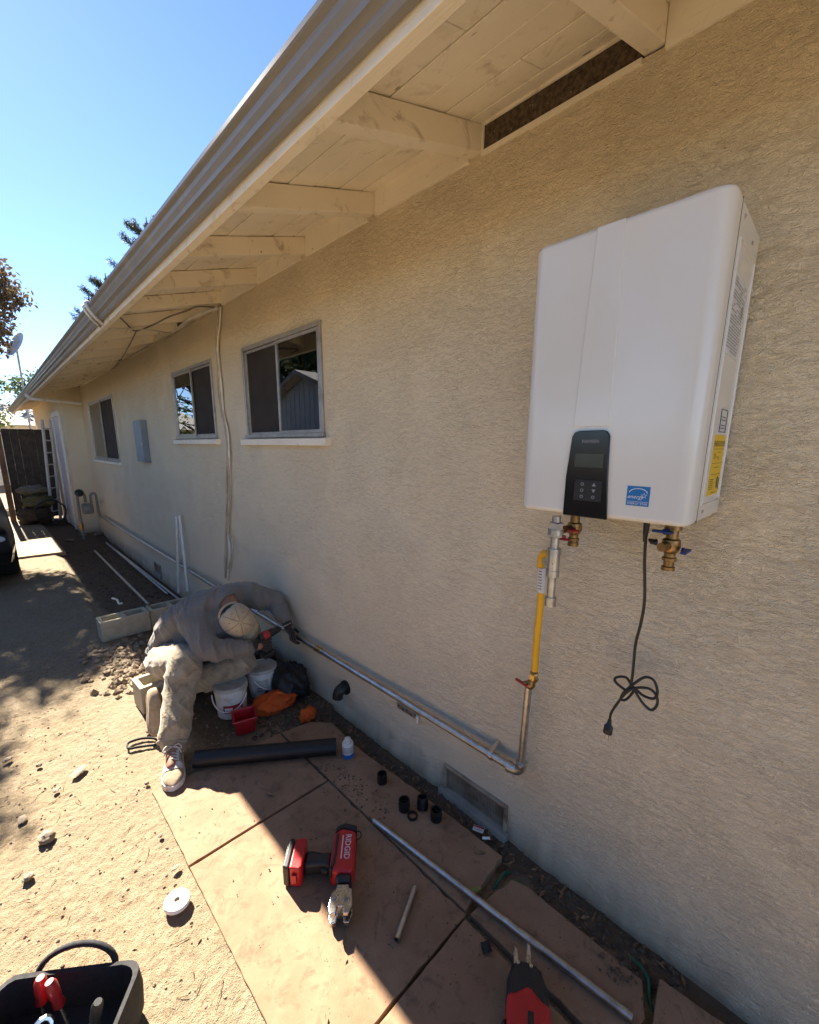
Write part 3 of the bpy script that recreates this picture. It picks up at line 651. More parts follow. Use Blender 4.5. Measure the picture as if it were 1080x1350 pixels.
# door in the stepped-out wall: trim, leaf
door = tag(obj('door_trim', MB().box((-0.335,10.95,0.0),(-0.301,11.06,2.28)).box((-0.335,12.05,0.0),(-0.301,12.16,2.28)).box((-0.335,10.95,2.281),(-0.301,12.16,2.38)), M['white_paint'], house, bevel=0.004))
obj('door', MB().box((-0.315,11.062,0.02),(-0.3015,12.048,2.279)), M['door_white'], door)
# extension ladder leaning on the wall
lad = empty('ladder', (-0.5, 12.4, 0), 'white extension ladder standing against the wall by the gate', 'ladder')
for (xx, yy) in ((-0.52, 12.32), (-0.36, 12.5)):
    obj('rail', MB().tube([(xx-0.06, yy, 0.03), (xx+0.05, yy, 2.25)], 0.03, 4), M['door_white'], lad, bevel=0.003)
for j in range(8):
    z = 0.25+0.26*j; t = z/2.25*0.11; obj('rung', MB().tube([(-0.58+t+0.01, 12.32, z), (-0.42+t-0.01, 12.5, z)], 0.014, 8), M['door_white'], lad)
# rolled hoses, sacks and rags piled by the gate
pile_m = [pmat('sack_olive', (0.14, 0.125, 0.06), 0.9, 0, 0.3, 12), pmat('sack_brown', (0.09, 0.065, 0.04), 0.9, 0, 0.3, 12), pmat('hose_black', (0.02, 0.02, 0.02), 0.5, 0, 0.2, 10), pmat('tarp_pale', (0.19, 0.17, 0.13), 0.8, 0, 0.25, 8)]
def sack(c, r, m, label, seed, grp=None):
    fn = lambda d: 1+0.35*mnoise.noise(V(d)*2.2+V((seed, 0, 0)))+0.14*mnoise.noise(V(d)*5.5+V((0, seed, 0)))
    return tag(obj('sack', MB().ell(c, r, nu=28, nv=18, fn=fn), m, None, smooth=180), label, 'sack', grp)
sack((-0.85, 12.3, 0.20), (0.30, 0.25, 0.20), pile_m[1], 'slumped brown sack at the bottom of the pile by the gate', 1.3)
sack((-0.75, 12.35, 0.50), (0.27, 0.22, 0.15), pile_m[0], 'olive yellow sack lying on the brown sack by the gate', 4.1)
sack((-0.80, 12.42, 0.74), (0.26, 0.2, 0.11), pile_m[3], 'pale folded tarpaulin on top of the olive sack', 7.7)
hc = MB()
pts = [(-0.62+0.26*math.cos(t)*(1+0.02*math.sin(5*t)), 11.85+0.05*math.sin(t*0.31), 0.30+0.26*math.sin(t)) for t in np.linspace(0, 2*PI*5, 120)]
thing('hose', hc.tube(pts, 0.014, 6), pile_m[2], 'coil of black hose leaning in front of the sacks', 'hose', smooth=60)

# far house behind with grey shingles, dish on a mast
fh = empty('far_house', (-2, 27, 0), 'distant cream house with a grey shingle roof beyond the gate', 'house')
obj('wall', MB().box((-7.5, 25.0, 0), (1.2, 32, 2.55)), M['cream_wood'], fh)
obj('roof', MB().add([(-8,24.4,2.5),(1.8,24.4,2.5),(1.0,28.5,3.6),(-7.4,28.5,3.6),(-8,32.6,2.5),(1.8,32.6,2.5)], [(0,1,2,3),(3,2,5,4),(1,5,2),(0,3,4),(0,4,5,1)]), M['shingle_lt'] if 'shingle_lt' in M else M['shingle'], fh, fix=True)
dish = empty('satellite_dish', (-0.72, 21.0, 0), 'grey satellite dish on a mast among the plum leaves', 'dish')
dc = ony(24, 456, 21.0)
dn = V((-0.85, -0.30, 0.42)).normalized(); s_, t_, _ = basis(dn)
prof = [(0.46*i/8, 0.10*(i/8)**2) for i in range(9)]
obj('reflector', MB().lathe([(r, h) for r, h in prof] + [(r, h-0.012) for r, h in prof[::-1]], dc, dn, 28), M['gutter'], dish, smooth=40)
obj('feed_arm', MB().tube([dc-t_*0.4, dc+dn*0.5-t_*0.1], 0.018, 6).ell(dc+dn*0.5-t_*0.08, (0.05, 0.05, 0.05)), M['gutter'], dish)
obj('mast', MB().tube([(dc.x-0.05, dc.y+0.1, 0), (dc.x-0.05, dc.y+0.1, dc.z-0.1), dc-dn*0.03], 0.03, 8), M['gutter'], dish)
# ------------------------------------------------------------------ object materials
M['enamel'] = pmat('heater_enamel', (0.74, 0.70, 0.625), 0.16, 0, 0.02, 3, 0.0, rvar=0.02)
M['black_gloss'] = pmat('black_gloss', (0.006, 0.006, 0.007), 0.16, 0, 0.1, 8, rvar=0.04)
M['lcd'] = pmat('lcd_glass', (0.035, 0.05, 0.045), 0.12, 0, 0.1, 30, rvar=0.02)
M['print_grey'] = pmat('print_grey', (0.30, 0.30, 0.30), 0.5, 0, 0.05, 10)
M['print_dark'] = pmat('print_dark', (0.03, 0.03, 0.03), 0.5, 0, 0.05, 10)
M['print_white'] = pmat('print_white', (0.75, 0.75, 0.75), 0.5, 0, 0.05, 10)
M['blue_label'] = pmat('blue_label', (0.01, 0.16, 0.42), 0.4, 0, 0.05, 10)
M['yellow_label'] = pmat('yellow_label', (0.80, 0.52, 0.02), 0.5, 0, 0.05, 10)
M['paper'] = pmat('paper_label', (0.66, 0.64, 0.61), 0.5, 0, 0.05, 10)
M['galv'] = pmat('galvanised_steel', (0.50, 0.50, 0.49), 0.34, 1.0, 0.22, 26, 0.0004, 300, dirt=(0.27, 0.25, 0.22), dscale=14, dlo=0.56, dhi=0.82)
M['brass'] = pmat('brass', (0.55, 0.36, 0.13), 0.30, 1.0, 0.15, 40)
M['bronze'] = pmat('old_bronze', (0.34, 0.22, 0.10), 0.38, 1.0, 0.25, 40)
M['black_rubber'] = pmat('black_rubber', (0.012, 0.012, 0.012), 0.42, 0, 0.2, 20)
M['abs'] = pmat('black_abs', (0.008, 0.008, 0.008), 0.5, 0, 0.2, 14, dirt=(0.06, 0.05, 0.04), dlo=0.6, dhi=0.8)
M['yellow_hose'] = pmat('yellow_coating', (0.82, 0.42, 0.01), 0.38, 0, 0.08, 18)
M['red_plastic'] = pmat('red_plastic', (0.42, 0.012, 0.016), 0.36, 0, 0.12, 18)
M['red_handle'] = pmat('red_handle', (0.40, 0.02, 0.03), 0.4, 0, 0.1, 18)
M['blue_handle'] = pmat('blue_handle', (0.01, 0.04, 0.20), 0.4, 0, 0.1, 18)
M['steel'] = pmat('tool_steel', (0.55, 0.54, 0.52), 0.28, 1.0, 0.2, 40, dirt=(0.2, 0.18, 0.16), dscale=30, dlo=0.55, dhi=0.8)
M['meter_grey'] = pmat('meter_grey', (0.20, 0.20, 0.19), 0.5, 0, 0.1, 14, dirt=(0.2, 0.17, 0.13), dlo=0.5, dhi=0.8)
M['panel_grey'] = pmat('electric_panel_paint', (0.20, 0.23, 0.27), 0.45, 0.2, 0.08, 6, dirt=(0.3, 0.25, 0.19), dlo=0.58, dhi=0.85)
M['cable_tan'] = pmat('cable_painted_tan', (0.46, 0.38, 0.27), 0.7, 0, 0.2, 14)
M['cable_white'] = pmat('cable_white', (0.70, 0.67, 0.60), 0.6, 0, 0.12, 14)
M['cable_dark'] = pmat('cable_dark', (0.17, 0.14, 0.11), 0.6, 0, 0.2, 14)
M['pvc'] = pmat('white_pvc', (0.70, 0.68, 0.62), 0.4, 0, 0.06, 14, dirt=(0.45, 0.36, 0.25), dlo=0.58, dhi=0.8)

# ------------------------------------------------------------------ tankless water heater
HF, HB, HYa, HYb, HZa, HZb = -0.345, -0.014, 0.228, 0.668, 1.556, 2.258
heater = empty('water_heater', (-0.18, 0.448, HZa), 'white tankless water heater hanging on the stucco wall', 'water heater')
def plan(x0, x1, y0, y1, rf, n=6):      # rounded at the front (low x)
    pts = []
    for k in range(n+1): a = PI+ (PI/2)*k/n; pts.append((x0+rf+rf*math.cos(a), y0+rf+rf*math.sin(a)))
    pts += [(x1, y0), (x1, y1)]
    for k in range(n+1): a = PI/2 + (PI/2)*k/n; pts.append((x0+rf+rf*math.cos(a), y1-rf+rf*math.sin(a)))
    return pts
cov = obj('front_cover', MB().prism(plan(HF, -0.262, HYa, HYb, 0.034), (0,0,HZa), (1,0,0), (0,1,0), (0, HZb-HZa)), M['enamel'], heater, bevel=0.014, seg=4)
obj('rear_case', MB().prism(plan(-0.2615, HB, HYa+0.003, HYb-0.003, 0.001, 1), (0,0,HZa+0.006), (1,0,0), (0,1,0), (0, HZb-HZa-0.012)), M['enamel'], heater, bevel=0.004)
obj('bottom_plate', MB().box((-0.30, HYa+0.03, HZa-0.004), (-0.03, HYb-0.03, HZa+0.005)), M['black_rubber'], heater)
obj('mounting_bracket', MB().box((HB, HYa+0.06, HZb-0.06), (0.0, HYb-0.06, HZb-0.01)).box((HB, HYa+0.06, HZa+0.01), (0.0, HYb-0.06, HZa+0.05)), M['galv'], heater)
sc = MB()
for (x_, z_) in ((-0.10, 2.215), (-0.22, 2.232), (-0.05, 1.60), (-0.21, 1.582)): sc.lathe([(0.0045,0),(0.0045,0.0015),(0.002,0.003)], (x_, HYa+0.003, z_), (0,-1,0), 10)
tag(obj('screw', sc, M['galv'], heater, smooth=40), kind='stuff')
obj('cover_seam', MB().box((-0.2632, HYa+0.0018, HZa+0.004), (-0.2608, HYb-0.0018, HZb-0.004)), M['black_rubber'], heater)
# soft raised centre strip between two creases
a1, a2 = onx(789, 293, HF), onx(827, 278, HF)
strip = [(0.519, 1.79), (a1.y, HZb-0.004), (a2.y, HZb-0.004), (0.424, 1.79)]
obj('centre_strip', MB().prism([(-p[0], p[1]) for p in strip], (HF+0.002, 0, 0), (0,-1,0), (0,0,1), (0, 0.0045)), M['enamel'], heater, bevel=0.004, seg=4, fix=True)
# control panel
cp = [(0.527,1.5545),(0.5265,1.66),(0.518,1.765),(0.512,1.776),(0.50,1.780),(0.44,1.781),(0.428,1.778),(0.421,1.767),(0.416,1.66),(0.408,1.5545)]
ctl = obj('control_panel', MB().prism([(-p[0], p[1]) for p in cp], (HF+0.001, 0, 0), (0,-1,0), (0,0,1), (0, 0.0075)), M['black_gloss'], heater, bevel=0.0025, fix=True)
FT = HF-0.0066
def front_rect(y0, y1, z0, z1, lift=0.0): return [(-y1, z0), (-y0, z0), (-y0, z1), (-y1, z1)]
def fplate(name, y0, y1, z0, z1, mat, par, base=FT, th=0.0012, bevel=0.0): return obj(name, MB().prism(front_rect(y0, y1, z0, z1), (base, 0, 0), (0,-1,0), (0,0,1), (0, th)), mat, par, bevel=bevel)
d0, d1 = onx(759, 598, FT), onx(795, 617, FT)
fplate('display', d1.y, d0.y, d1.z, d0.z, M['lcd'], ctl)
k0, k1 = onx(758, 632, FT), onx(792, 662, FT)
kb = fplate('keypad', k1.y, k0.y, k1.z, k0.z, M['black_rubber'], ctl, th=0.001, bevel=0.0005)
km = MB()
for i, sy in enumerate(('OO', '+-', 'oo')):
    for j in range(2):
        yy = k0.y + (k1.y-k0.y)*(0.30+0.42*j); zz_ = k0.z + (k1.z-k0.z)*(0.2+0.3*i)
        if j == 1 and i < 2:
            s = 1 if i == 0 else -1
            km.add([(FT-0.0018, yy+0.005, zz_-0.004*s), (FT-0.0018, yy-0.005, zz_-0.004*s), (FT-0.0018, yy, zz_+0.005*s)], [(0,1,2)])
        else:
            km.lathe([(0.0042, 0), (0.0042, 0.0004), (0.0028, 0.0004), (0.0028, 0)], (FT-0.0016, yy, zz_), (-1,0,0), 12, loop=True)
tag(obj('key_marks', km, M['print_grey'], ctl), kind='stuff')
tx = onx(779, 582, FT); obj('lettering', text_mesh('NAVIEN', 0.0125, (FT-0.0012, tx.y, tx.z), (0,-1,0), (0,0,1)), M['print_grey'], ctl)
# energy star sticker
es = fplate('star_sticker', 0.3155, 0.3675, 1.5975, 1.6455, M['blue_label'], heater, base=HF+0.0004, th=0.0012)
SB = HF-0.0008
arc = MB()
A = [(0.0215*math.cos(t), 0.0115+0.0125*math.sin(t)-0.004) for t in np.linspace(0.12, PI-0.12, 18)]; B = [(p[0]*0.95, p[1]*1.0-0.0016) for p in A]
arc.add([(SB-0.0003, 0.3415-p[0], 1.6255-0.0045+p[1]) for p in A+B], [(i, i+1, 18+i+1, 18+i) for i in range(17)])
st = [(0.0075*(1 if k % 2 == 0 else 0.45)*math.sin(2*PI*k/10), 0.0075*(1 if k % 2 == 0 else 0.45)*math.cos(2*PI*k/10)) for k in range(10)]
st_in = [(p[0]*0.72, p[1]*0.72) for p in st]
arc.add([(SB-0.0003, 0.328-p[0], 1.6235+p[1]) for p in st+st_in], [(k, (k+1) % 10, 10+(k+1) % 10, 10+k) for k in range(10)])
arc.box((SB-0.0004, 0.317, 1.6075), (SB-0.0001, 0.366, 1.6082))
tag(obj('star_emblem', arc, M['print_white'], es), kind='stuff')
obj('lettering', text_mesh('energy', 0.0135, (SB, 0.3475, 1.6195), (0,-1,0), (0,0,1), shear=0.35), M['print_white'], es)
obj('lettering', text_mesh('ENERGY STAR', 0.0073, (SB, 0.3415, 1.6028), (0,-1,0), (0,0,1)), M['print_white'], es)
# side panel emboss and stickers (on the face towards -y)
SY = HYa+0.003
fr = [(-0.238, 1.60), (-0.040, 1.60), (-0.040, 2.185), (-0.238, 2.185)]
obj('side_emboss', MB().tube([(p[0], SY, p[1]) for p in fr], 0.0035, 6, closed=True), M['enamel'], heater, smooth=60)
def side_plate(name, x0, x1, z0, z1, mat, par=heater, base=SY, th=0.0011): return obj(name, MB().prism([(x0,z0),(x1,z0),(x1,z1),(x0,z1)], (0, base+0.0003, 0), (1,0,0), (0,0,1), (0, th)), mat, par)
spec = side_plate('rating_sticker', -0.225, -0.075, 1.955, 2.125, M['paper'])
r2 = random.Random(5); lm = MB(); z = 2.115
while z > 1.965:
    x = -0.22
    while x < -0.085:
        w = r2.uniform(0.012, 0.04); x2 = min(x+w, -0.08)
        if r2.random() < 0.85: lm.add([(x,SY-0.0012,z-0.0032),(x2,SY-0.0012,z-0.0032),(x2,SY-0.0012,z),(x,SY-0.0012,z)], [(0,1,2,3)])
        x = x2+0.004
    z -= 0.0065
lm.add([(-0.11,SY-0.0013,2.05),(-0.088,SY-0.0013,2.05),(-0.088,SY-0.0013,2.075),(-0.11,SY-0.0013,2.075)], [(0,1,2,3)])
tag(obj('printed_lines', lm, M['print_grey'], spec), kind='stuff')
ws = side_plate('warning_sticker', -0.165, -0.085, 1.775, 1.835, M['paper'])
wm = MB().tube([(-0.162,SY-0.0013,1.778),(-0.088,SY-0.0013,1.778),(-0.088,SY-0.0013,1.832),(-0.162,SY-0.0013,1.832)], 0.0012, 4, closed=True)
for z in (1.815, 1.808, 1.795, 1.788): wm.add([(-0.15,SY-0.0012,z-0.0022),(-0.10,SY-0.0012,z-0.0022),(-0.10,SY-0.0012,z),(-0.15,SY-0.0012,z)], [(0,1,2,3)])
tag(obj('printed_lines', wm, M['print_dark'], ws), kind='stuff')
eg = side_plate('energy_guide_sticker', -0.19, -0.062, 1.618, 1.770, M['yellow_label'])
obj('lettering', text_mesh('ENERGYGUIDE', 0.0195, (-0.126, SY-0.0009, 1.748), (1,0,0), (0,0,1)), M['print_dark'], eg)
em = MB(); zz_ = 1.733
def ln(x0, x1, z, h=0.0016): em.add([(x0,SY-0.0012,z-h),(x1,SY-0.0012,z-h),(x1,SY-0.0012,z),(x0,SY-0.0012,z)], [(0,1,2,3)])
ln(-0.186,-0.066,1.736,0.001); ln(-0.13,-0.10,1.728); ln(-0.186,-0.066,1.70,0.001); ln(-0.15,-0.11,1.716); ln(-0.186,-0.066,1.672,0.001); ln(-0.16,-0.10,1.690)
for i in range(6): ln(-0.184, -0.135-0.006*(i % 2), 1.660-0.005*i)
ln(-0.10, -0.085, 1.664, 0.03); ln(-0.076, -0.068, 1.660, 0.03); ln(-0.15, -0.10, 1.625, 0.0015)
em.add([(-0.118,SY-0.0012,1.706),(-0.112,SY-0.0012,1.712),(-0.124,SY-0.0012,1.712)], [(0,1,2)])
tag(obj('printed_lines', em, M['print_dark'], eg), kind='stuff'); obj('lettering', text_mesh('29', 0.02, (-0.165, SY-0.0009, 1.717), (1,0,0), (0,0,1)), M['print_dark'], eg)
# water valves below the case
def lever(mb, c, d, L, w): mb.obox(V(c)+V(d).normalized()*L/2, (L, w, 0.007), d, (0,0,1) if abs(V(d).normalized().z) < 0.9 else (1,0,0))
def valve(y, x, handles, z0=HZa, long=0.15):
    v = obj('service_valve', MB().lathe([(0.017,0),(0.017,0.02),(0.021,0.022),(0.021,0.036),(0.015,0.038),(0.015,0.06),(0.022,0.064),(0.024,0.085),(0.018,0.098),(0.014,0.102),(0.014,0.112),(0.018,0.114),(0.018,0.122),(0.013,0.124),(0.013,0.138),(0.017,0.14),(0.017,long)], (x, y, z0), (0,0,-1), 18).tube([(x,y,z0-0.08),(x-0.045,y+0.012,z0-0.08)], [0.013, 0.012], 12), M['bronze'], heater, smooth=35)
    for (c, d, L, m) in handles:
        h = MB(); h.tube([V(c), V(c)+V(d).normalized()*0.008], 0.009, 10); lever(h, V(c)+V(d).normalized()*0.012, V(d).cross(V((0,0,1))) if abs(V(d).z) < 0.5 else V((0,-1,0)), L, 0.014)
        lever(h, V(c)+V(d).normalized()*0.012, -(V(d).cross(V((0,0,1)))) if abs(V(d).z) < 0.5 else V((0,1,0)), L*0.7, 0.014)
        obj('handle', h, m, v, bevel=0.002)
    return v
vh = onx(757, 700, -0.115); valve(vh.y, -0.115, [((-0.14, vh.y-0.01, HZa-0.082), (-1,0,0), 0.030, M['red_handle']), ((-0.165, vh.y+0.012, HZa-0.10), (0,0,-1), 0.022, M['red_handle'])], long=0.128)
vc = onx(886, 710, -0.165); valve(vc.y, -0.165, [((-0.185, vc.y+0.012, HZa-0.040), (-1,0,0), 0.03, M['blue_handle']), ((-0.175, vc.y-0.028, HZa-0.088), (0,-1,0), 0.035, M['blue_handle']), ((-0.20, vc.y+0.025, HZa-0.07), (-0.4,1,0), 0.03, M['black_rubber'])], long=0.15)
# power cord: hangs down, bundled into loops, plug at the end
CW = -0.10
up_ = [onx(852, 698, -0.19), onx(850, 740, -0.185), onx(850, 790, -0.17), onx(845, 822, -0.15), onx(838, 850, -0.13), onx(834, 890, -0.105)]
lo_ = [(829,910),(818,905),(811,898),(813,893),(825,893),(832,902),(836,910),(826,922),(819,922),(822,914),(834,903),(850,893),(862,897),(867,912),(862,921),(848,917),(836,907),(846,925),(858,936),(866,930),(866,918),(856,908),(838,907),(826,913),(815,926),(806,940),(804,950)]
cordp = spline(up_ + [onx(a, b, CW - 0.010*math.sin(i*0.9)) for i, (a, b) in enumerate(lo_)], 6)
crd = obj('power_cord', MB().tube(cordp, 0.0042, 8), M['black_rubber'], heater, smooth=60)
obj('strain_relief', MB().tube([up_[0]+V((0,0,0.02)), up_[0]-V((0,0,0.004)), up_[0]-V((0,0,0.035))], [0.0085, 0.0075, 0.0045], 10), M['black_rubber'], crd, smooth=60)
pe = cordp[-1]; pb = onx(801, 966, CW)
pd = (pb-pe).normalized()
obj('plug', MB().tube([pe-pd*0.004, pe+pd*0.012, pe+pd*0.02, pe+pd*0.043, pe+pd*0.047], [0.006, 0.008, 0.0145, 0.015, 0.012], 10, flat=0.75), M['black_rubber'], crd, smooth=40)
obj('prongs', MB().obox(pe+pd*0.056+V((0,0.006,0)), (0.018,0.0015,0.006), pd).obox(pe+pd*0.056-V((0,0.006,0)), (0.018,0.0015,0.006), pd), M['steel'], crd)

# ------------------------------------------------------------------ gas line: riser, valve, yellow connector, tee with drip leg
gasc = empty('gas_connector', (-0.1, 0.66, 1.2), 'yellow flexible gas connector joined to a galvanised tee under the heater', 'gas connector')
TX = -0.19; t0 = onx(734, 684, TX); ty = t0.y; tl = lambda py: onx(731, py, TX).z
hexr = lambda mb, z0, z1, r: mb.lathe([(r*0.9, 0), (r, 0.002), (r, z1-z0-0.002), (r*0.9, z1-z0)], (TX, ty, z0), (0,0,1), 6)
tm = MB(); tm.tube([(TX,ty,tl(680)),(TX,ty,tl(730))], 0.0135, 14); hexr(tm, tl(708), tl(688), 0.023); tm.tube([(TX,ty,tl(704)),(TX,ty,tl(697))], 0.0245, 16)
obj('nipple', tm, M['galv'], gasc, smooth=40)
tb = MB().tube([(TX,ty,tl(758)),(TX,ty,tl(724))], 0.0195, 16).tube([(TX,ty,tl(760)),(TX,ty,tl(752))], 0.0215, 16).tube([(TX,ty,tl(731)),(TX,ty,tl(723))], 0.0215, 16)
sd = onx(716, 740, -0.12); tb.tube([(TX,ty,tl(741)), V((TX,ty,tl(741))).lerp(sd, 0.6)], 0.0175, 14)
obj('tee', tb, M['galv'], gasc, smooth=40)
obj('drip_leg', MB().tube([(TX,ty,tl(760)),(TX,ty,tl(792))], 0.0135, 14).tube([(TX,ty,tl(788)),(TX,ty,tl(800))], 0.0185, 12), M['galv'], gasc, smooth=40)
RX = -0.075
hp = spline([V((TX,ty,tl(740))).lerp(sd, 0.35), onx(722, 731, -0.15), onx(716, 731, -0.13), onx(713, 745, -0.11), onx(713, 790, -0.095), onx(708, 840, -0.085), onx(705, 884, RX)], 8)
hose = obj('yellow_hose', MB().tube(hp, 0.0128, 14), M['yellow_hose'], gasc, smooth=60)
lb0, lb1 = onx(714.5, 748, -0.1105), onx(713.5, 780, -0.0985)
obj('hose_tag', MB().tube([lb0, lb1], 0.0150, 14), M['paper'], hose, smooth=60)
lt = MB()
for i in range(7):
    q = lb0.lerp(lb1, 0.12+0.12*i); lt.obox(q+V((-0.0148,-0.002,0)), (0.001, 0.012, 0.003), (1,0,0))
tag(obj('printed_lines', lt, M['print_dark'], hose), kind='stuff')
n0, n1 = onx(705, 878, RX), onx(703.5, 896, RX)
obj('flare_nut', MB().lathe([(0.0165,0),(0.0185,0.003),(0.0185,0.026),(0.0165,0.030)], n1, n0-n1, 6), M['brass'], gasc, smooth=30)
gl = empty('gas_pipe', (-0.06, 5.0, 0.38), 'long galvanised gas pipe strapped along the foot of the wall', 'gas pipe')
PZ, PX, PR = 0.392, -0.052, 0.0167
el = onx(688, 1010, PX); EY = el.y
rt = onx(697, 905, RX)
obj('shut_off_valve', MB().lathe([(0.013,0),(0.017,0.004),(0.019,0.012),(0.019,0.020),(0.016,0.026),(0.013,0.034),(0.015,0.044),(0.015,0.055)], rt-V((0,0,0.002)), n1-rt, 14).tube([rt+V((-0.014,0.004,0.022)), rt+V((-0.03,0.010,0.022))], 0.007, 8), M['bronze'], gl, smooth=40)
h = MB(); lever(h, rt+V((-0.028,0.008,0.020)), V((-0.2,1,0.35)), 0.034, 0.014); lever(h, rt+V((-0.028,0.008,0.020)), V((0.2,-1,-0.25)), 0.016, 0.016); obj('lever', h, M['red_handle'], gl, bevel=0.002)
riser = MB().tube([rt, (PX-0.003, EY+0.002, PZ+0.055)], 0.0142, 16)
obj('riser', riser, M['galv'], gl, smooth=40)
ep = [(PX-0.003, EY, PZ+0.05)] + [(PX-0.001, EY+0.042-0.042*math.cos(a), PZ+0.042-0.042*math.sin(a)) for a in np.linspace(0.1, PI/2, 8)] + [(PX, EY+0.056, PZ)]
obj('elbow', MB().tube(ep, [0.0225]+[0.020]*8+[0.0225], 16).tube([(PX-0.003,EY,PZ+0.046),(PX-0.003,EY,PZ+0.056)], 0.0235, 16).tube([(PX,EY+0.052,PZ),(PX,EY+0.064,PZ)], 0.0235, 16), M['galv'], gl, smooth=40)
def run(a, b): return MB().tube([(PX, y, PZ+0.004*math.sin(y*1.3)) for y in np.linspace(a, b, max(2, int((b-a)/0.4)))], PR, 16)
c1, c2, c3 = onx(420, 852, PX).y, 3.85, 6.6
for a, b in ((EY+0.05, c1), (c1, c2), (c2, c3), (c3, 9.75)): obj('pipe_length', run(a, b), M['galv'], gl, smooth=40)
for c in (c1, c2, c3):
    z = PZ+0.004*math.sin(c*1.3); obj('coupling', MB().tube([(PX,c-0.028,z),(PX,c+0.028,z)], 0.0195, 16).tube([(PX,c-0.03,z),(PX,c-0.022,z)], 0.021, 16).tube([(PX,c+0.022,z),(PX,c+0.03,z)], 0.021, 16), M['brass'] if c == c1 else M['galv'], gl, smooth=40)
for py_ in (onx(648, 999, PX).y, 3.2, 5.2, 7.4):
    z = PZ+0.004*math.sin(py_*1.3)
    s = MB().tube([(-0.001, py_, z+0.045)] + [(PX+0.0005-0.0195*math.sin(a), py_, z+0.0195*math.cos(a)) for a in np.linspace(0.2, PI-0.2, 9)] + [(-0.001, py_, z-0.045)], 0.0035, 6, flat=3.0, hint=(0,1,0)); obj('strap', s, M['galv'], gl, smooth=60)
# perforated strip fixed under the pipe
q0, q1 = onx(524, 929, -0.004), onx(551, 946, -0.004)
ps = thing('perforated_strip', MB().prism([(-q0.y,q0.z-0.016),(-q1.y,q1.z-0.016),(-q1.y,q1.z+0.016),(-q0.y,q0.z+0.016)], (-0.003,0,0), (0,-1,0), (0,0,1), (0,0.004)), M['galv'], 'short perforated metal strip screwed to the wall under the gas pipe', 'bracket', bevel=0.001)
hm = MB()
for i in range(5):
    q = q0.lerp(q1, 0.1+0.2*i); hm.tube([(-0.0072, q.y, q.z+0.004*(-1)**i), (-0.0080, q.y, q.z+0.004*(-1)**i)], 0.006, 10)
tag(obj('hole', hm, M['print_dark'], ps), kind='stuff'); obj('end_clip', MB().box((-0.02, q1.y-0.014, q1.z-0.022), (-0.0075, q1.y+0.004, q1.z+0.018)), M['pvc'], ps, bevel=0.003)
# black elbow of a drain coming out of the wall
e0 = onx(456, 906, -0.005)
ab = spline([e0+V((0.02,0,0)), e0+V((-0.03,0,0.002)), e0+V((-0.055,0.006,-0.02)), e0+V((-0.06,0.008,-0.055))], 5)
dr = thing('drain_elbow', MB().tube(ab, [0.036]*10+[0.034]*6, 18), M['abs'], 'black plastic drain elbow poking out of the wall beside the rags', 'drain', smooth=50)
obj('collar', MB().pipe(e0+V((0.004,0,0)), e0+V((-0.012,0,0)), 0.046, 0.036), M['abs'], dr, smooth=40)
obj('tip', MB().tube([ab[-1]+V((0,0,0.002)), ab[-1]-V((0,0,0.018))], [0.012, 0.006], 10), M['pvc'], dr)

# ------------------------------------------------------------------ electrics and pipes further along the wall
pan = thing('electric_panel', MB().box((-0.06, 6.06, 1.52), (-0.0, 6.44, 2.03)), M['panel_grey'], 'grey metal electric panel box on the bluish far wall', 'electric box', bevel=0.006)
obj('lid', MB().box((-0.068, 6.07, 1.53), (-0.0605, 6.43, 2.02)), M['panel_grey'], pan, bevel=0.003); obj('latch', MB().obox((-0.072, 6.09, 1.74), (0.01, 0.012, 0.04)), M['galv'], pan)
# cable bundle down the wall
def wallcable(name, pxs, x, r, mat, lab):
    return thing(name, MB().tube(spline([onx(a, b, x+0.003*math.sin(i*2.1)) for i, (a, b) in enumerate(pxs)], 5), r, 6), mat, lab, 'cable', smooth=60)
wallcable('wall_cable', [(289,404),(286,440),(285,455),(290,500),(292,540),(297,565),(300,590),(299,640),(298,700),(297,762)], -0.022, 0.011, M['cable_tan'], 'thick tan cable running down the wall between two windows')
wallcable('wall_cable', [(291,404),(290,425),(287,460),(292,510),(295,545),(301,575),(303,640),(301,700),(303,730),(300,765)], -0.018, 0.008, M['cable_white'], 'thin white cable beside the thick tan one between two windows')
wallcable('wall_cable', [(284,453),(287,480),(288,520),(296,560),(301,605),(302,660),(300,700),(305,708),(308,722),(304,738),(301,750)], -0.03, 0.006, M['cable_tan'], 'thin tan cable with a loose bow low on the wall')
def soff(px, py, off=0.012):
    d = ray(px, py); t = (RB+SLP*CAM[0]-off-CAM[2])/(d[2]-SLP*d[0]); return V(CAM+d*t)
def soffcable(pxs, r, mat, lab, off=0.012): return thing('eave_cable', MB().tube(spline([soff(a, b, off) if len((a, b)) == 2 else a for (a, b) in pxs], 5), r, 6), mat, lab, 'cable', smooth=60)
soffcable([(290,406),(262,404),(245,410),(222,418),(198,430),(178,436),(165,425),(155,418),(140,428),(130,430)], 0.006, M['cable_dark'], 'dark cable sagging across the eave towards the gutter')
soffcable([(289,408),(275,414),(255,425),(240,434),(225,442),(205,452),(180,465),(160,478),(140,492),(128,500)], 0.009, M['cable_tan'], 'tan cable running along the eave above the far window', 0.02)
soffcable([(284,455),(276,447),(255,442),(230,440),(205,436),(178,434),(158,433),(135,434)], 0.007, M['cable_white'], 'thin white cable crossing the eave to the wrapped gutter', 0.03)
soffcable([(180,436),(172,452),(162,470),(150,485),(138,494)], 0.005, M['cable_dark'], 'short dark cable slanting back under the eave', 0.018)
soffcable([(288,406),(268,412),(250,420),(236,432)], 0.012, M['cable_white'], 'stout white cable at the eave bracket over the window', 0.026)
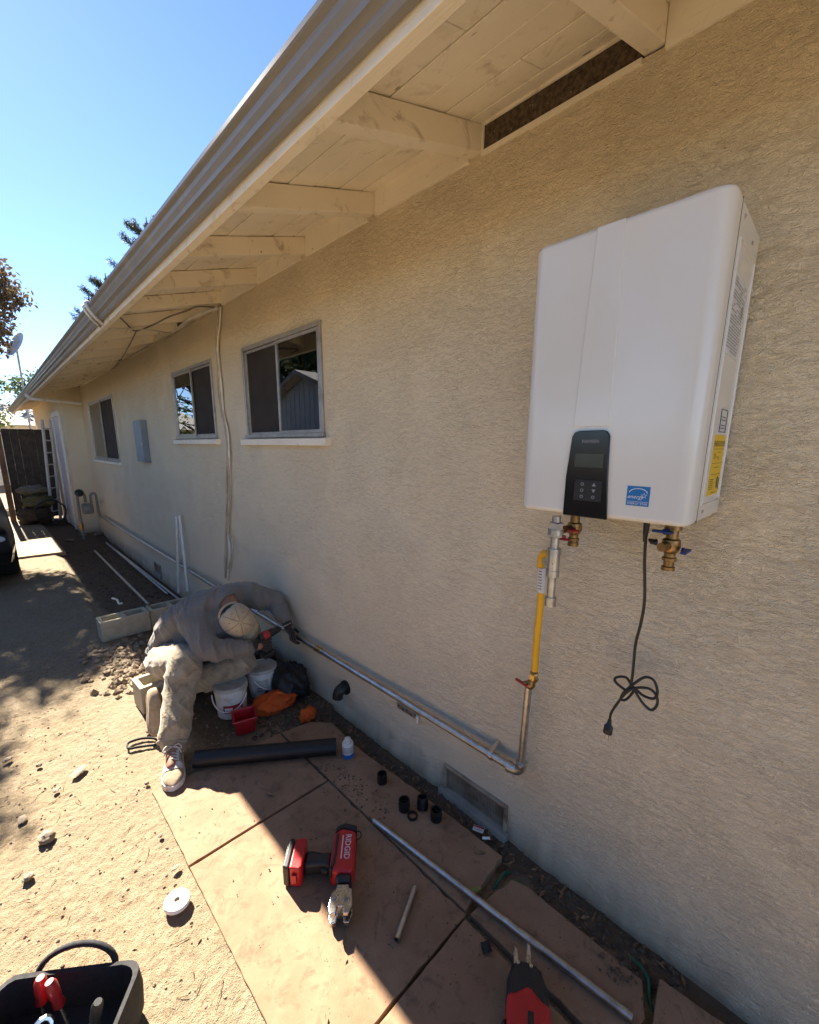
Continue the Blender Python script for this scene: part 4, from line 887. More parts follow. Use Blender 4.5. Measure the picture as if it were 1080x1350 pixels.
# cable wrapped round the gutter
gy_ = onx(122, 410, -0.80).y
wrap = [(-0.725, gy_+0.05, 2.56), (-0.76, gy_+0.02, 2.575), (-0.80, gy_-0.02, 2.60), (-0.83, gy_-0.03, 2.64), (-0.832, gy_+0.0, 2.682), (-0.80, gy_+0.06, 2.70), (-0.74, gy_+0.10, 2.70)]
thing('gutter_cable', MB().tube(spline(wrap, 5), 0.011, 7), M['cable_white'], 'white cable looped round the gutter', 'cable', smooth=60)
thing('gutter_cable', MB().tube(spline([(x, y+0.10, z) for x, y, z in wrap], 5), 0.008, 7), M['cable_white'], 'thinner white cable looped beside the first round the gutter', 'cable', smooth=60)
# downspout crossing under the eave at the corner
ds = empty('downspout', (-0.4, 10.3, 2.45), 'white downspout running under the eave from gutter to wall corner', 'downspout')
obj('elbow', MB().tube([(-0.78,10.3,2.60),(-0.78,10.3,2.565),(-0.745,10.3,2.53),(-0.66,10.3,2.522)], 0.035, 8), M['white_paint'], ds, smooth=40)
obj('pipe', MB().tube([(-0.69,10.3,2.525),(-0.02,10.3,2.485)], 0.031, 8), M['white_paint'], ds, smooth=40)
# gas meter
gm = empty('gas_meter', (-0.25, 9.75, 0), 'old grey gas meter with bent pipes at the far wall corner', 'gas meter')
mc = V((-0.24, 9.75, 0.56))
obj('meter_case', MB().box((mc.x-0.085, mc.y-0.08, mc.z-0.09), (mc.x+0.085, mc.y+0.08, mc.z+0.10)), M['meter_grey'], gm, bevel=0.035, seg=4)
obj('dial', MB().lathe([(0.05,0),(0.054,0.01),(0.054,0.03),(0.04,0.035)], (mc.x, mc.y-0.08, mc.z+0.02), (0,-1,0), 20), M['meter_grey'], gm, smooth=40)
obj('regulator', MB().lathe([(0.03,0),(0.06,0.01),(0.068,0.025),(0.06,0.04),(0.03,0.05),(0.028,0.09)], (mc.x-0.10, mc.y-0.03, mc.z+0.30), (0.1,-0.9,0.2), 22), M['black_rubber'], gm, smooth=40)
obj('inlet_pipe', MB().tube(spline([(mc.x-0.12,mc.y,0.0),(mc.x-0.13,mc.y,0.5),(mc.x-0.12,mc.y,0.86),(mc.x-0.06,mc.y,0.90),(mc.x-0.02,mc.y,0.80),(mc.x-0.02,mc.y,0.68)], 5), 0.024, 10), M['meter_grey'], gm, smooth=50)
obj('outlet_pipe', MB().tube(spline([(mc.x+0.07,mc.y,0.66),(mc.x+0.07,mc.y,0.80),(mc.x+0.11,mc.y,0.84),(mc.x+0.15,mc.y,0.80),(mc.x+0.16,mc.y,0.5),(mc.x+0.18,mc.y,PZ),(PX,mc.y,PZ)], 5), 0.02, 10), M['meter_grey'], gm, smooth=50)
obj('valve', MB().tube([(mc.x-0.13,mc.y,0.2),(mc.x-0.13,mc.y,0.3)], 0.036, 8).obox((mc.x-0.17,mc.y-0.02,0.25),(0.05,0.03,0.015)), M['bronze'], gm)
# two capped white pipes standing out of the soil
for (a, b, lb) in (((233,682), (236,781), 'straight white plastic pipe stub standing at the wall by the bed'), ((237,681), (248,780), 'slanting white plastic pipe stub leaning on the straight one')):
    p0, p1 = onx(*b, -0.09), onx(*a, -0.03); thing('pipe_stub', MB().tube([p0, p1], 0.016, 12).tube([p1-(p1-p0).normalized()*0.02, p1+(p1-p0).normalized()*0.012], 0.020, 12).tube([p0.lerp(p1, 0.22), p0.lerp(p1, 0.27)], 0.023, 12), M['pvc'], lb, 'pipe', smooth=40)
# ------------------------------------------------------------------ ground objects
M['orange'] = pmat('orange_cloth', (0.62, 0.10, 0.012), 0.9, 0, 0.2, 25, 0.001, 300)
M['blackbag'] = pmat('black_bag_plastic', (0.010, 0.010, 0.011), 0.55, 0, 0.2, 18)
M['pail'] = pmat('white_pail', (0.66, 0.65, 0.61), 0.38, 0, 0.06, 10, dirt=(0.35, 0.28, 0.2), dscale=12, dlo=0.56, dhi=0.8)
M['pail_lid'] = pmat('pail_lid', (0.42, 0.41, 0.38), 0.5, 0, 0.1, 10, dirt=(0.25, 0.2, 0.15), dscale=14, dlo=0.5, dhi=0.75)
M['label_red'] = pmat('label_red', (0.38, 0.03, 0.03), 0.5, 0, 0.1, 12)
M['label_blue'] = pmat('label_blue', (0.02, 0.13, 0.40), 0.5, 0, 0.1, 12)
M['stone'] = pmat('stone', (0.22, 0.17, 0.125), 0.9, 0, 0.25, 30, 0.003, 120, world=False)
M['stone_pale'] = pmat('stone_pale', (0.25, 0.21, 0.155), 0.9, 0, 0.2, 30, 0.003, 120, world=False)
M['dryleaf'] = pmat('dry_leaf', (0.24, 0.14, 0.07), 0.8, 0, 0.35, 60)
M['greenleaf'] = pmat('yellow_green_leaf', (0.22, 0.22, 0.05), 0.7, 0, 0.2, 60)
M['green_wire'] = pmat('green_wire', (0.015, 0.11, 0.06), 0.5, 0, 0.15, 20)
M['tape'] = pmat('white_tape', (0.80, 0.80, 0.78), 0.5, 0, 0.03, 20)
M['tool_black'] = pmat('tool_black', (0.016, 0.016, 0.017), 0.45, 0, 0.2, 30, 0.0004, 500)
M['tool_red'] = pmat('tool_red', (0.50, 0.018, 0.02), 0.35, 0, 0.1, 20)
M['bag_cloth'] = pmat('bag_cloth_black', (0.02, 0.02, 0.022), 0.85, 0, 0.25, 40, 0.001, 500)

# concrete blocks
def cmu(c, ax, label, group=None, L=0.39, W=0.19, H=0.19, tilt=0.0):
    a = V((math.cos(ax), math.sin(ax), 0)); b = V((-a.y, a.x, 0)); t = 0.032; mb = MB(); c = V(c)
    P = lambda u, v, z: c + a*u + b*v + V((0,0,z))
    xs = [-L/2, -L/2+t, -t/2, t/2, L/2-t, L/2]; ys = [-W/2, -W/2+t, W/2-t, W/2]
    hole = {(1,1), (3,1)}; vid = {}
    def vv(i, j, k):
        if (i,j,k) not in vid: vid[(i,j,k)] = len(mb.v); mb.v.append(tuple(P(xs[i], ys[j], H*k)))
        return vid[(i,j,k)]
    for i in range(5):
        for j in range(3):
            if (i,j) in hole:
                q = [(i,j),(i+1,j),(i+1,j+1),(i,j+1)]
                for s in range(4): m, n = q[s], q[(s+1) % 4]; mb.f.append((vv(*m,1), vv(*n,1), vv(*n,0), vv(*m,0)))
                continue
            mb.f.append((vv(i,j,1), vv(i+1,j,1), vv(i+1,j+1,1), vv(i,j+1,1))); mb.f.append((vv(i,j,0), vv(i,j+1,0), vv(i+1,j+1,0), vv(i+1,j,0)))
    for i in range(5):
        mb.f.append((vv(i,0,0), vv(i+1,0,0), vv(i+1,0,1), vv(i,0,1))); mb.f.append((vv(i+1,3,0), vv(i,3,0), vv(i,3,1), vv(i+1,3,1)))
    for j in range(3):
        mb.f.append((vv(0,j+1,0), vv(0,j,0), vv(0,j,1), vv(0,j+1,1))); mb.f.append((vv(5,j,0), vv(5,j+1,0), vv(5,j+1,1), vv(5,j,1)))
    o = tag(obj('concrete_block', mb, M['block'], None, bevel=0.006), label, 'concrete block', group)
    return o
cmu((-0.775, 3.09, -0.005), 0.05, 'concrete block the crouching worker sits on', 'hollow concrete blocks')
cmu((-0.755, 4.53, -0.01), 0.02, 'concrete block at the sunlit end of the row edging the bed', 'hollow concrete blocks')
cmu((-0.355, 4.545, -0.012), -0.02, 'concrete block at the wall end of the row edging the bed', 'hollow concrete blocks')
# steel pipes lying in the bed
def rod(name, p0, p1, r, mat, label, cat='pipe', group=None, hollow=0.75): return thing(name, MB().pipe(p0, p1, r, r*hollow, 14), mat, label, cat, group, smooth=40)
def bedp(px, py, z=-0.045): return onz(px, py, z)
rod('steel_pipe', bedp(125,726), onz(196,797,0.195), 0.0125, M['galv'], 'steel pipe propped on the edging blocks, farthest from the wall', group='steel pipes in the bed')
rod('steel_pipe', bedp(140,716), bedp(221,783), 0.0125, M['galv'], 'middle one of three steel pipes lying in the earth bed', group='steel pipes in the bed')
p3 = bedp(154,714), bedp(243,789)
rod('steel_pipe', V((min(p3[0].x, -0.09), p3[0].y, -0.04)), V((min(p3[1].x, -0.08), p3[1].y, -0.04)), 0.0125, M['galv'], 'steel pipe lying in the bed tight against the wall', group='steel pipes in the bed')
hk = onz(157, 797, 0.19)
thing('pipe_offcut', MB().tube(spline([hk+V((0.03,0,0.008)), hk+V((0,0,0.01)), hk+V((-0.01,0.01,0.05)), hk+V((-0.05,0.02,0.075))], 5), 0.009, 8), M['white_paint'], 'small bent white offcut on the sunlit end block', 'offcut', smooth=60)
# black drain pipe on the ground in front of the buckets
rod('drain_pipe', onz(257,1001,0.045), onz(443,984,0.045), 0.045, M['abs'], 'thick black plastic pipe lying on the dirt before the buckets', hollow=0.9)
# loose steel pipes on the slabs
rod('steel_pipe', onz(493,1082,0.0145), onz(834,1342,0.0145), 0.0135, M['galv'], 'long bright steel pipe lying across the tan slabs')
rod('steel_pipe', onz(547,1170,0.012), onz(523,1239,0.012), 0.0115, M['galv'], 'short steel pipe offcut lying on the tan slabs')
# black couplings
def coupling(px, py, r, h, label, up=(0,0,1), z=0.002):
    c = onz(px, py, z); return thing('pipe_fitting', MB().lathe([(r*0.84,0),(r,0.0),(r,h*0.42),(r*1.06,h*0.43),(r*1.06,h*0.57),(r,h*0.58),(r,h),(r*0.84,h),(r*0.84,h*0.55),(r*0.7,h*0.5),(r*0.7,h*0.45),(r*0.84,h*0.42)], c, up, 20, loop=True), M['abs'], label, 'pipe fitting', 'black couplings on the slabs', smooth=40)
coupling(504, 1031, 0.026, 0.052, 'black coupling standing alone nearest the spray can')
coupling(533, 1067, 0.027, 0.056, 'black coupling standing beside the flat black ring')
coupling(557, 1066, 0.027, 0.056, 'black coupling leaning between two upright ones', (0.25, 0.2, 1))
coupling(575, 1080, 0.027, 0.054, 'black coupling standing nearest the wall vent')
cr = onz(544, 1077, 0.003); thing('rubber_ring', MB().lathe([(0.019,0),(0.025,0),(0.025,0.012),(0.019,0.012)], cr, (0,0,1), 22, loop=True), M['abs'], 'flat black rubber ring in front of the couplings', 'ring', smooth=40)
coupling(643, 1256, 0.016, 0.03, 'small black end cap lying by itself next to the long pipe', (0.4, 0.7, 0.5), 0.006)
# spray can / cement can
cc = onz(459, 997, 0.0)
can = empty('glue_can', cc, 'small white and blue can standing by the end of the black pipe', 'can')
obj('body', MB().lathe([(0.030,0),(0.032,0.003),(0.032,0.085),(0.028,0.093)], cc+V((0,0,0.001)), (0,0,1), 24), M['pail'], can, smooth=40)
obj('label_band', MB().lathe([(0.0325,0.004),(0.0326,0.006),(0.0326,0.028),(0.0325,0.030)], cc, (0,0,1), 24), M['label_blue'], can, smooth=40)
obj('cap', MB().lathe([(0.016,0.093),(0.017,0.096),(0.017,0.116),(0.012,0.12)], cc, (0,0,1), 16), M['pail'], can, smooth=40)
lmm = MB()
for i in range(5): lmm.lathe([(0.0326,0.040+0.008*i),(0.0327,0.0405+0.008*i),(0.0327,0.0435+0.008*i),(0.0326,0.044+0.008*i)], cc, (0,0,1), 24)
obj('printed_lines', lmm, M['print_grey'], can, smooth=40)
# pails
def pail(c, r, h, label, handle_side, lab):
    b = empty('pail', c, label, 'pail', 'white pails by the worker'); c = V(c)
    obj('bucket_body', MB().lathe([(r*0.86,0),(r*0.88,0.004),(r*0.985,h*0.86),(r*1.03,h*0.865),(r*1.03,h*0.90),(r*0.99,h*0.905),(r*1.0,h)], c, (0,0,1), 32), M['pail'], b, smooth=35)
    lid = obj('lid', MB().lathe([(r*1.045,h-0.012),(r*1.05,h+0.004),(r*0.98,h+0.010),(r*0.93,h+0.002),(r*0.02,h+0.003)], c, (0,0,1), 32), M['pail_lid'], b, smooth=35)
    hp = []
    for a in np.linspace(-1.35, 1.35, 15):
        u = V((math.cos(handle_side), math.sin(handle_side), 0)); v = V((-u.y, u.x, 0)); hp.append(c + v*math.sin(a)*r*1.08 + u*(0.2*r+math.cos(a)*r*0.9) + V((0,0,h*0.88-math.cos(a)*h*0.55)))
    obj('handle', MB().tube(hp, 0.004, 8), M['pail'], b, smooth=60)
    lb = MB(); n = 12; a0, a1 = lab['a']
    for k in range(n+1):
        an = a0+(a1-a0)*k/n
        for z in lab['z']: rr = r*(0.88+0.105*z/0.86)+0.0012; lb.v.append((c.x+rr*math.cos(an), c.y+rr*math.sin(an), c.z+z*h))
    for k in range(n): lb.f.append((2*k, 2*k+2, 2*k+3, 2*k+1))
    obj('label', lb, lab['m'], b, smooth=60)
    pm = MB()
    for (aa, ab, za, zb) in lab['p']:
        for k in range(6):
            an = aa+(ab-aa)*k/5
            for z in (za, zb): rr = r*(0.88+0.105*z/0.86)+0.0024; pm.v.append((c.x+rr*math.cos(an), c.y+rr*math.sin(an), c.z+z*h))
        b0 = len(pm.v)-12
        for k in range(5): pm.f.append((b0+2*k, b0+2*k+2, b0+2*k+3, b0+2*k+1))
    tag(obj('printing', pm, lab['pm'], b, smooth=60), kind='stuff')
    return b
B1 = onz(309, 951, 0); B1 = V((B1.x+0.035, B1.y+0.11, 0.0)); B2 = onz(348, 922, 0); B2 = V((B2.x+0.04, B2.y+0.09, 0.0))
pail(B1, 0.102, 0.205, 'white pail with red print and hanging handle next to the red cup', -2.2, dict(a=(-2.5,-1.2), z=(0.22,0.5), m=M['label_red'], p=[(-2.4,-1.9,0.3,0.42),(-1.7,-1.3,0.28,0.34)], pm=M['print_white']))
pail(B2, 0.100, 0.20, 'white pail with grey printed label standing closer to the wall', -1.3, dict(a=(-2.6,-1.6), z=(0.2,0.72), m=M['pail_lid'], p=[(-1.15,-0.8,0.5,0.58),(-1.9,-1.65,0.15,0.3),(-2.4,-2.0,0.3,0.34),(-2.4,-1.9,0.4,0.43)], pm=M['print_dark']))
# red square cup
rc = onz(328, 966, 0.0); rc = V((rc.x, rc.y+0.05, 0))
ru, rv = V((0.95, -0.3, 0)).normalized(), V((0.3, 0.95, 0)).normalized()
cup = MB(); s0, s1, hh, tt = 0.052, 0.066, 0.105, 0.007
ring = lambda s, z: [rc+ru*s*i+rv*s*j+V((0,0,z)) for i, j in ((-1,-1),(1,-1),(1,1),(-1,1))]
cup.add(ring(s0, 0.0)+ring(s1, hh)+ring(s1-tt, hh)+ring(s0-tt, 0.012), [(3,2,1,0)]+[(i,(i+1)%4,4+(i+1)%4,4+i) for i in range(4)]+[(4+i,4+(i+1)%4,8+(i+1)%4,8+i) for i in range(4)]+[(8+i,8+(i+1)%4,12+(i+1)%4,12+i) for i in range(4)]+[(12,13,14,15)])
cup_o = thing('square_cup', cup, M['red_plastic'], 'red square plastic cup standing in front of the pail', 'cup', bevel=0.006)
obj('rim', MB().tube(ring(s1+0.002, hh-0.004), 0.005, 6, closed=True), M['red_plastic'], cup_o)
# crumpled rags and bags
def crumple(name, c, r, mat, label, cat, seed, nu=48, nv=26, amp=0.45, squash=0.0):
    def fn(d):
        q = V(d)*1.9+V((seed, seed*0.7, 0)); n1 = mnoise.noise(q); n2 = abs(mnoise.noise(q*2.6)); n3 = abs(mnoise.noise(q*5.5))
        return 1+amp*(n1*0.9+0.8*(0.35-n2)+0.4*(0.3-n3))
    return thing(name, MB().ell(c, r, nu=nu, nv=nv, fn=fn), mat, label, cat, smooth=70)
q = onz(366, 932, 0.0); crumple('rag', (q.x, q.y+0.02, 0.035), (0.14, 0.10, 0.055), M['orange'], 'crumpled orange rag heap lying beside the pails', 'rag', 3.1)
q = onz(383, 912, 0.0); crumple('rag', (q.x+0.02, q.y+0.02, 0.03), (0.09, 0.09, 0.05), M['orange'], 'orange rag bundle pushed against the black bag', 'rag', 8.8)
q = onz(406, 948, 0.0); crumple('rag', (q.x, q.y, 0.03), (0.05, 0.035, 0.045), M['orange'], 'small orange rag lying alone on the gravel', 'rag', 5.4)
q = onz(398, 925, 0.0); crumple('rubbish_bag', (min(q.x, -0.14), q.y+0.16, 0.10), (0.11, 0.16, 0.115), M['blackbag'], 'crumpled black plastic bag at the foot of the wall', 'bag', 2.2, amp=0.3)
crumple('rubbish_bag', (-0.16, 3.05, 0.10), (0.12, 0.2, 0.12), M['blackbag'], 'flattened black bag behind the pails', 'bag', 6.2, amp=0.3)

# stones: individual ones on the dirt
def stone(px, py, r, mat, label, seed, flat=0.5, el=1.3, grp='loose stones on the dirt', name='stone'):
    c = onz(px, py, -0.008); fn = lambda d: 1+0.35*mnoise.noise(V(d)*1.6+V((seed,0,0)))+0.12*mnoise.noise(V(d)*4+V((0,seed,0)))
    an = seed*1.7
    return tag(obj(name, MB().ell((c.x, c.y, r*flat*0.55), (r*el, r, r*flat), (math.cos(an), math.sin(an), 0), nu=14, nv=9, fn=fn), mat, None, smooth=30), label, 'stone', grp)
for (a, b, r, m, lb, s, fl, el) in [
    (62,1108,0.030,'stone','largest brown stone on the sunlit dirt',1.1,0.6,1.25), (38,1160,0.017,'stone_pale','pale rounded stone on the dirt near the tool bag',2.3,0.7,1.2),
    (52,1011,0.013,'stone','small grey stone on the dirt below the tree shade',3.2,0.6,1.2), (74,1044,0.014,'stone_pale','flat white stone on the dirt beside the largest stone',4.6,0.4,1.3),
    (105,1019,0.024,'stone_pale','long thin white stone chip on the dirt',0.45,0.22,1.9), (194,1035,0.011,'stone','small dark stone beside the corner of the slabs',6.1,0.7,1.1),
    (30,1083,0.017,'stone','thin brown stone chip beyond the largest stone',0.9,0.3,1.8), (198,966,0.022,'stone','dark rounded lump beside the black strap',8.8,0.75,1.0),
    (232,1146,0.010,'stone_pale','thin pale stone chip at the slab edge',2.0,0.4,1.7), (212,1104,0.009,'stone','pair of dark stone bits at the slab edge',9.9,0.6,1.3),
    (10,1004,0.016,'stone','dark stone in the patch of tree shade',4.0,0.5,1.4), (110,706,0.05,'stone_pale','pale stone at the foot of the gas meter',5.0,0.5,1.5), (92,713,0.045,'stone_pale','pale flat stone lying away from the gas meter',7.0,0.4,1.6),
    (130,706,0.06,'stone','dark stone heaped against the gas meter',7.7,0.6,1.4)]:
    stone(a, b, r, M[m], lb, s, fl, el)
# rubble, clods and litter: one object each
def rubble(name, pts, rmin, rmax, mat, label, seed, zf=None, flat=0.7):
    r = np.random.RandomState(seed); vs_ = []; fs_ = []; 
    ico = np.array([(0,0,1),(0.9,0,0.3),(0.28,0.85,0.3),(-0.72,0.52,0.3),(-0.72,-0.52,0.3),(0.28,-0.85,0.3),(0.72,0.52,-0.4),(-0.28,0.85,-0.4),(-0.9,0,-0.4),(-0.28,-0.85,-0.4),(0.72,-0.52,-0.4),(0,0,-0.9)])
    F = [(0,1,2),(0,2,3),(0,3,4),(0,4,5),(0,5,1),(1,6,2),(2,7,3),(3,8,4),(4,9,5),(5,10,1),(6,7,2),(7,8,3),(8,9,4),(9,10,5),(10,6,1),(11,7,6),(11,8,7),(11,9,8),(11,10,9),(11,6,10)]
    zg = ground_z(np.array([q[0] for q in pts]), np.array([q[1] for q in pts]))
    for ii, (x, y) in enumerate(pts):
        s = rmin+(rmax-rmin)*r.uniform()**2.5; z = (float(zg[ii]) if zf is None else zf(x, y)); A = ico*(s*r.uniform(0.65, 1.25, (12, 1)))*np.array([r.uniform(0.8,1.4), 1, flat]); an = r.uniform(0, 6.3); c_, s_2 = math.cos(an), math.sin(an)
        b = len(vs_); vs_ += [(x+p[0]*c_-p[1]*s_2, y+p[0]*s_2+p[1]*c_, z+p[2]+s*flat*0.35) for p in A]; fs_ += [tuple(b+i for i in f) for f in F]
    return tag(obj(name, (vs_, fs_), mat, None), label, None, None, 'stuff')
R = np.random.RandomState(11)
M['clod'] = pmat('earth_clod', (0.26, 0.19, 0.125), 0.95, 0, 0.4, 25, 0.004, 150)
M['clod_dark'] = pmat('earth_clod_dark', (0.10, 0.07, 0.045), 0.95, 0, 0.4, 25, 0.004, 150)
pts = [(x, y) for x, y in zip(R.normal(-0.84, 0.14, 620), R.uniform(3.35, 4.38, 620)) if x < -0.45]
rubble('rubble', pts, 0.006, 0.034, M['clod'], 'heap of broken earth clods between the worker and the block row', 4)
pts = list(zip(R.uniform(-0.125, -0.02, 1100), R.uniform(0.1, 2.5, 1100)))
rubble('gravel', pts, 0.003, 0.013, M['clod_dark'], 'dark gravel in the gap between the slabs and the wall', 5)
q0 = onz(395, 950); pts = list(zip(R.normal(q0.x, 0.10, 420), R.normal(q0.y+0.04, 0.075, 420)))
pts = [(min(a, -0.03), b) for a, b in pts]
rubble('debris', pts, 0.004, 0.020, M['clod_dark'], 'dark stony debris spilled below the orange rags', 6)
pts = list(zip(R.uniform(-2.05, -1.12, 1700), R.uniform(0.9, 5.5, 1700)))
rubble('pebbles', pts, 0.0012, 0.007, M['clod'], 'scattered small pebbles on the sunlit dirt', 7)
pts = [(x, y) for x, y in zip(R.uniform(-1.05, -0.15, 260), R.uniform(0.4, 2.1, 260)) if 1]
rubble('grit', pts, 0.001, 0.004, M['clod_dark'], 'grit and crumbs scattered on the tan slabs', 8, zf=lambda x, y: 0.002)
pts = []
for (a, b, n_, sg) in ((470, 1042, 130, 0.045), (455, 1022, 60, 0.03), (820, 1283, 110, 0.028), (500, 1070, 40, 0.03), (430, 1012, 60, 0.05)):
    q = onz(a, b); pts += list(zip(R.normal(q.x, sg, n_), R.normal(q.y, sg*1.2, n_)))
rubble('soil_crumbs', pts, 0.001, 0.0065, M['clod_dark'], 'dark soil crumbs trodden onto the shaded slabs', 12, zf=lambda x, y: 0.003, flat=0.4)
pts = list(zip(R.uniform(-0.75, -0.05, 700), R.uniform(2.25, 3.2, 700)))
rubble('crumbs', pts, 0.002, 0.010, M['clod'], 'crumbs of earth on the dirt around the pails', 9)
pts = list(zip(R.uniform(-0.75, -0.05, 900), R.uniform(4.7, 9.2, 900)))
rubble('soil_clods', pts, 0.004, 0.022, M['clod_dark'], 'small dark clods across the planting bed', 10)
tw_ = MB()
for _ in range(90):
    x, y = R.uniform(-2.0, -1.14), R.uniform(0.9, 5.2); an = R.uniform(0, 6.3); L = R.uniform(0.012, 0.05); z = gz(x, y)+0.003; d = V((math.cos(an), math.sin(an), R.uniform(-0.08, 0.08)))
    tw_.tube([V((x, y, z))-d*L, V((x, y, z+0.002))+V((-d.y, d.x, 0))*L*0.12, V((x, y, z))+d*L], [0.0014, 0.0012, 0.0007], 4)
tag(obj('twigs', tw_, M['dryleaf'], None), 'thin broken twigs scattered on the dirt', None, None, 'stuff')
# leaf litter
def litter(n, xr, yr, size, mat, label, seed, zf=None):
    r = np.random.RandomState(seed); vs_ = []; fs_ = []
    for _ in range(n):
        x, y = r.uniform(*xr), r.uniform(*yr); z = (gz(x, y) if zf is None else zf)+0.004; L = size*r.uniform(0.6, 1.4); an = r.uniform(0, 6.3); a = np.array([math.cos(an), math.sin(an), r.uniform(-0.15, 0.15)]); b = np.array([-math.sin(an), math.cos(an), r.uniform(-0.4, 0.4)]); c = np.array([x, y, z])
        k = len(vs_); vs_ += [tuple(c-a*L), tuple(c-a*L*0.2+b*L*0.32+np.array([0,0,L*0.15])), tuple(c+a*L), tuple(c-a*L*0.1-b*L*0.32+np.array([0,0,L*0.12])), tuple(c+np.array([0,0,-L*0.02]))]; fs_ += [(k,k+4,k+1),(k+4,k+2,k+1),(k,k+3,k+4),(k+3,k+2,k+4)]
    return tag(obj('leaf_litter', (vs_, fs_), mat, None), label, None, None, 'stuff')
litter(170, (-0.13, -0.02), (0.1, 2.6), 0.016, M['dryleaf'], 'dry leaf litter along the foot of the wall', 1)
litter(26, (-1.0, -0.2), (0.5, 2.1), 0.010, M['dryleaf'], 'dry leaf scraps on the tan slabs', 2, 0.003)
litter(150, (-2.0, -1.15), (1.0, 5.5), 0.012, M['dryleaf'], 'dry leaf scraps on the sunlit dirt', 3)
litter(160, (-0.75, -0.05), (4.7, 9.0), 0.022, M['dryleaf'], 'dry leaves lying in the planting bed', 4)
def leaf(px, py, L, an, mat, label, w=0.33):
    c = onz(px, py, 0.006); a = V((math.cos(an), math.sin(an), 0)); b = V((-a.y, a.x, 0)); mb = MB(); n = 7; vs_ = []
    for i in range(n):
        t = -1+2*i/(n-1); ww = w*L*(1-t*t)**0.8*(1 if i % 2 else 0.85); lift = 0.10*L*(t*t); vs_ += [c+a*L*t+V((0,0,lift)), c+a*L*t+b*ww+V((0,0,lift+0.28*ww)), c+a*L*t-b*ww+V((0,0,lift+0.28*ww))]
    fs_ = []
    for i in range(n-1): k = 3*i; fs_ += [(k,k+3,k+4,k+1),(k,k+2,k+5,k+3)]
    mb.add(vs_, fs_); return thing('dry_leaf', mb, mat, label, 'leaf', 'single leaves on the slabs', smooth=60)
leaf(633, 1124, 0.030, 2.3, M['dryleaf'], 'curled dark brown leaf on the slab by the wall vent', 0.25)
leaf(622, 1176, 0.045, 2.7, M['greenleaf'], 'yellow green leaf lying across the slab gap under the long pipe', 0.3)
leaf(470, 1073, 0.028, 0.4, M['dryleaf'], 'brown leaf on the slab before the press tool', 0.3)
leaf(356, 1047, 0.026, 2.0, M['dryleaf'], 'dark curled leaf on the shaded slab before the black pipe', 0.3)
leaf(440, 1028, 0.03, 1.0, M['dryleaf'], 'dark leaf on the slab near the glue can', 0.3)
leaf(103, 1018, 0.001, 1.0, M['dryleaf'], 'x') if False else None
# tags by the wall
tg = onz(631, 1093, 0.004); ta = V((0.35, -0.94, 0)).normalized(); tb_ = V((0.94, 0.35, 0))
card = thing('paper_tag', MB().obox(tg, (0.05, 0.034, 0.0012), ta, (0.1,0,1)), M['paper'], 'small white and red paper tag on the gravel below the vent', 'tag')
obj('red_band', MB().obox(tg+tb_*0.0095+V((0,0,0.0012)), (0.046, 0.008, 0.0008), ta, (0.1,0,1)), M['label_red'], card)
cl_ = MB()
for i in range(4): cl_.obox(tg-tb_*(0.002+0.0035*i)+V((0,0,0.0014)), (0.036-0.004*i, 0.0012, 0.0006), ta, (0.1,0,1))
obj('printed_lines', cl_, M['print_grey'], card)
q = onz(641, 1105, 0.006); thing('cigarette_stub', MB().tube([q+V((0.012,-0.012,0)), q-V((0.012,-0.012,0))], 0.0055, 8), M['tape'], 'small white stub on the gravel beside the paper tag', 'stub', smooth=40)
thing('green_wire', MB().tube(spline([(-0.24,0.748,-0.04),(-0.19,0.746,-0.022),(-0.15,0.742,-0.022),(-0.10,0.70,-0.06),(-0.085,0.5,-0.07),(-0.085,0.35,-0.06),(-0.09,0.26,-0.03),(-0.125,0.205,-0.014),(-0.17,0.185,-0.03),(-0.2,0.16,-0.05)], 6), 0.006, 8), M['green_wire'], 'thin green wire showing in the gaps of the slabs', 'wire', smooth=60)
# black strap loop on the dirt
lp = [onz(a, b, 0.004) for a, b in ((168,981),(172,978),(185,974),(198,973),(206,975),(207,981),(196,983),(182,985),(172,987),(168,986))]
thing('strap', MB().tube(spline(lp+[lp[0]], 4), 0.005, 6, flat=1.6), M['bag_cloth'], 'black strap loop on the dirt beside the shoe', 'strap', smooth=60)
# white tape roll(s)
def tape_roll(px, py, label, r=0.046, h=0.018):
    c = onz(px, py, h); c.z = 0.0; t = empty('tape_roll', c, label, 'tape roll', 'white tape rolls')
    obj('roll', MB().lathe([(0.013,0.002),(r*0.96,0.0),(r,0.003),(r,h-0.003),(r*0.96,h),(0.03,h+0.001),(0.013,h-0.001)], c, (0.04,-0.02,1), 36, loop=True), M['tape'], t, smooth=35)
    obj('core', MB().lathe([(0.010,0.001),(0.013,0.001),(0.013,h),(0.010,h)], c, (0.04,-0.02,1), 20, loop=True), M['pail_lid'], t, smooth=35)
tape_roll(233, 1186, 'white tape roll lying on the dirt at the slab edge')
tape_roll(12, 1338, 'white tape roll lying beside the black tool bag', 0.042)

# ------------------------------------------------------------------ press tool lying on its side
A_, B_ = V((-0.665, -0.747, 0)).normalized(), V((-0.747, 0.665, 0)).normalized(); TC = V((-0.652, 1.195, 0.0))
tool = empty('press_tool', TC, 'red and black cordless press tool lying on the slab in the sun patch', 'power tool')
def tp(name, poly, z0, z1, mat, par=tool, bevel=0.008, seg=3): return obj(name, MB().prism(poly, TC+V((0,0,z0)), B_, A_, (z0*0, z1-z0)), mat, par, bevel=bevel, seg=seg, fix=True)
